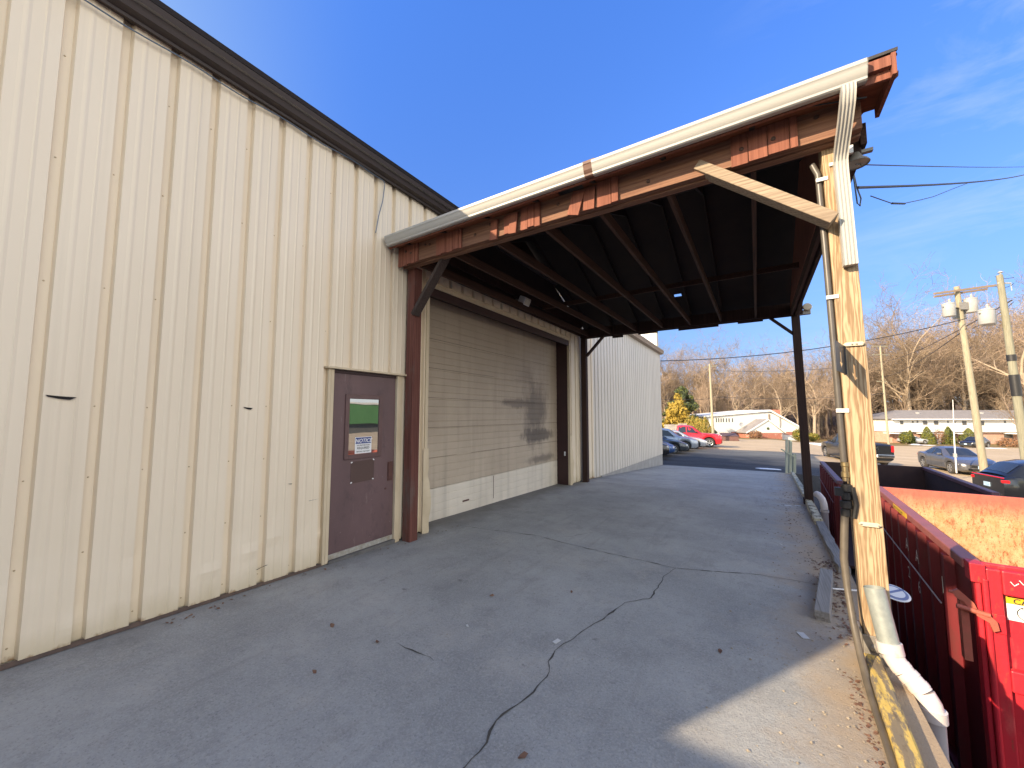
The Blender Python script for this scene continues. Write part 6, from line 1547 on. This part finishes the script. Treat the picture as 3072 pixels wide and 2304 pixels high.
patch('snow_patch', 'snow patch against the dark far dumpster', (1.25, 10.1, -2.06), .35, .9, .12, 10, SG)
patch('snow_patch', 'small snow patch below the slab edge near the far post', (1.15, 11.8, -2.06), .22, .8, .1, 11, SG)

mb = MB(); r_ = random.Random(9)
def leaf(x, y, z, s_):
    a = r_.uniform(0, 6.3); t1 = Vector((math.cos(a), math.sin(a), r_.uniform(-.3, .3))); t2 = Vector((-math.sin(a), math.cos(a), r_.uniform(-.4, .4)))
    c = Vector((x, y, z + .004 + s_ * .10))
    mb.add([c - t1 * s_, c - t1 * s_ * .3 + t2 * s_ * .5, c + t1 * s_ * .5 + t2 * s_ * .4 + Vector((0, 0, s_ * .3)), c + t1 * s_ * 1.1, c + t1 * s_ * .4 - t2 * s_ * .45, c - t1 * s_ * .4 - t2 * s_ * .5 + Vector((0, 0, s_ * .2))], [(0, 1, 2, 3, 4, 5)])
for x, y in ((-2.46, 2.0), (-2.52, 1.55), (-1.05, 1.75), (-2.95, 1.95), (-2.2, 3.1), (-0.3, 3.3), (-1.6, 3.6)): leaf(x, y, g(y), r_.uniform(.02, .035))
for _ in range(40):
    y = r_.uniform(1.2, 4.8); x = -4.15 + abs(r_.gauss(0, .10)); leaf(x, y, g(y), r_.uniform(.008, .02))
for _ in range(320):
    y = r_.uniform(3.9, 6.2); x = edge_x(y) - .12 - abs(r_.gauss(0, .12)); leaf(x, y, g(y), r_.uniform(.006, .022))
for _ in range(170):
    y = r_.uniform(1.6, 3.5); x = edge_x(y) - .29 + r_.gauss(0, .022); leaf(x, y, g(y) - .004, r_.uniform(.006, .017))
for _ in range(220):
    y = r_.uniform(6, 20); x = edge_x(y) - .18 - abs(r_.gauss(0, .35)); leaf(x, y, g(y), r_.uniform(.008, .02))
tag(mb.build('dead_leaves', LEAF, None, recalc=False), 'dead leaves and bark chips scattered along the drive edge', 'leaves', kind='stuff')
mb = MB()
def stone(x, y, s_):
    z = g(y); c = Vector((x, y, z + s_ * .3)); d = [Vector((r_.uniform(.7, 1.2) * sx_2, r_.uniform(.7, 1.2) * sy_2, r_.uniform(.5, .8) * sz_2)) * s_ for sx_2, sy_2, sz_2 in ((1, 0, 0), (-1, 0, 0), (0, 1, 0), (0, -1, 0), (0, 0, 1), (0, 0, -1))]
    mb.add([c + q for q in d], [(0, 2, 4), (2, 1, 4), (1, 3, 4), (3, 0, 4), (2, 0, 5), (1, 2, 5), (3, 1, 5), (0, 3, 5)])
for _ in range(520):
    y = r_.uniform(1.2, 4.3); x = edge_x(y) - .25 - abs(r_.gauss(0, .35)); stone(x, y, r_.choice((.002, .003, .003, .004, .005, .006, .011)) * r_.uniform(.7, 1.2))
for _ in range(500):
    y = r_.uniform(2, 12); x = r_.uniform(-4.1, edge_x(y) - .2); stone(x, y, r_.uniform(.002, .006))
for _ in range(300):
    y = r_.uniform(4.5, 12); x = edge_x(y) - .15 - abs(r_.gauss(0, .25)); stone(x, y, r_.uniform(.004, .012))
tag(mb.build('pebbles', PEBBLE, None, recalc=False), 'small pebbles strewn over the concrete drive', 'pebbles', kind='stuff')
mb = MB()
for (x, y, s_) in ((0.23, 3.9, .045), (-1.35, 2.75, .03), (-2.05, 2.55, .015), (0.45, 9.8, .06), (.62, 9.9, .05), (0.2, 6.6, .02)):
    mb.obox((x, y, g(y) + .006), (s_ * 2, s_ * 1.1, .004), Matrix.Rotation(r_.uniform(0, 3), 3, 'Z'))
tag(mb.build('scraps', M('paper_scrap', (0.5, 0.5, 0.49), (0.62, 0.62, 0.6), 9, rough=0.7), None), 'pale paper and foil scraps on the concrete', 'litter', kind='stuff')
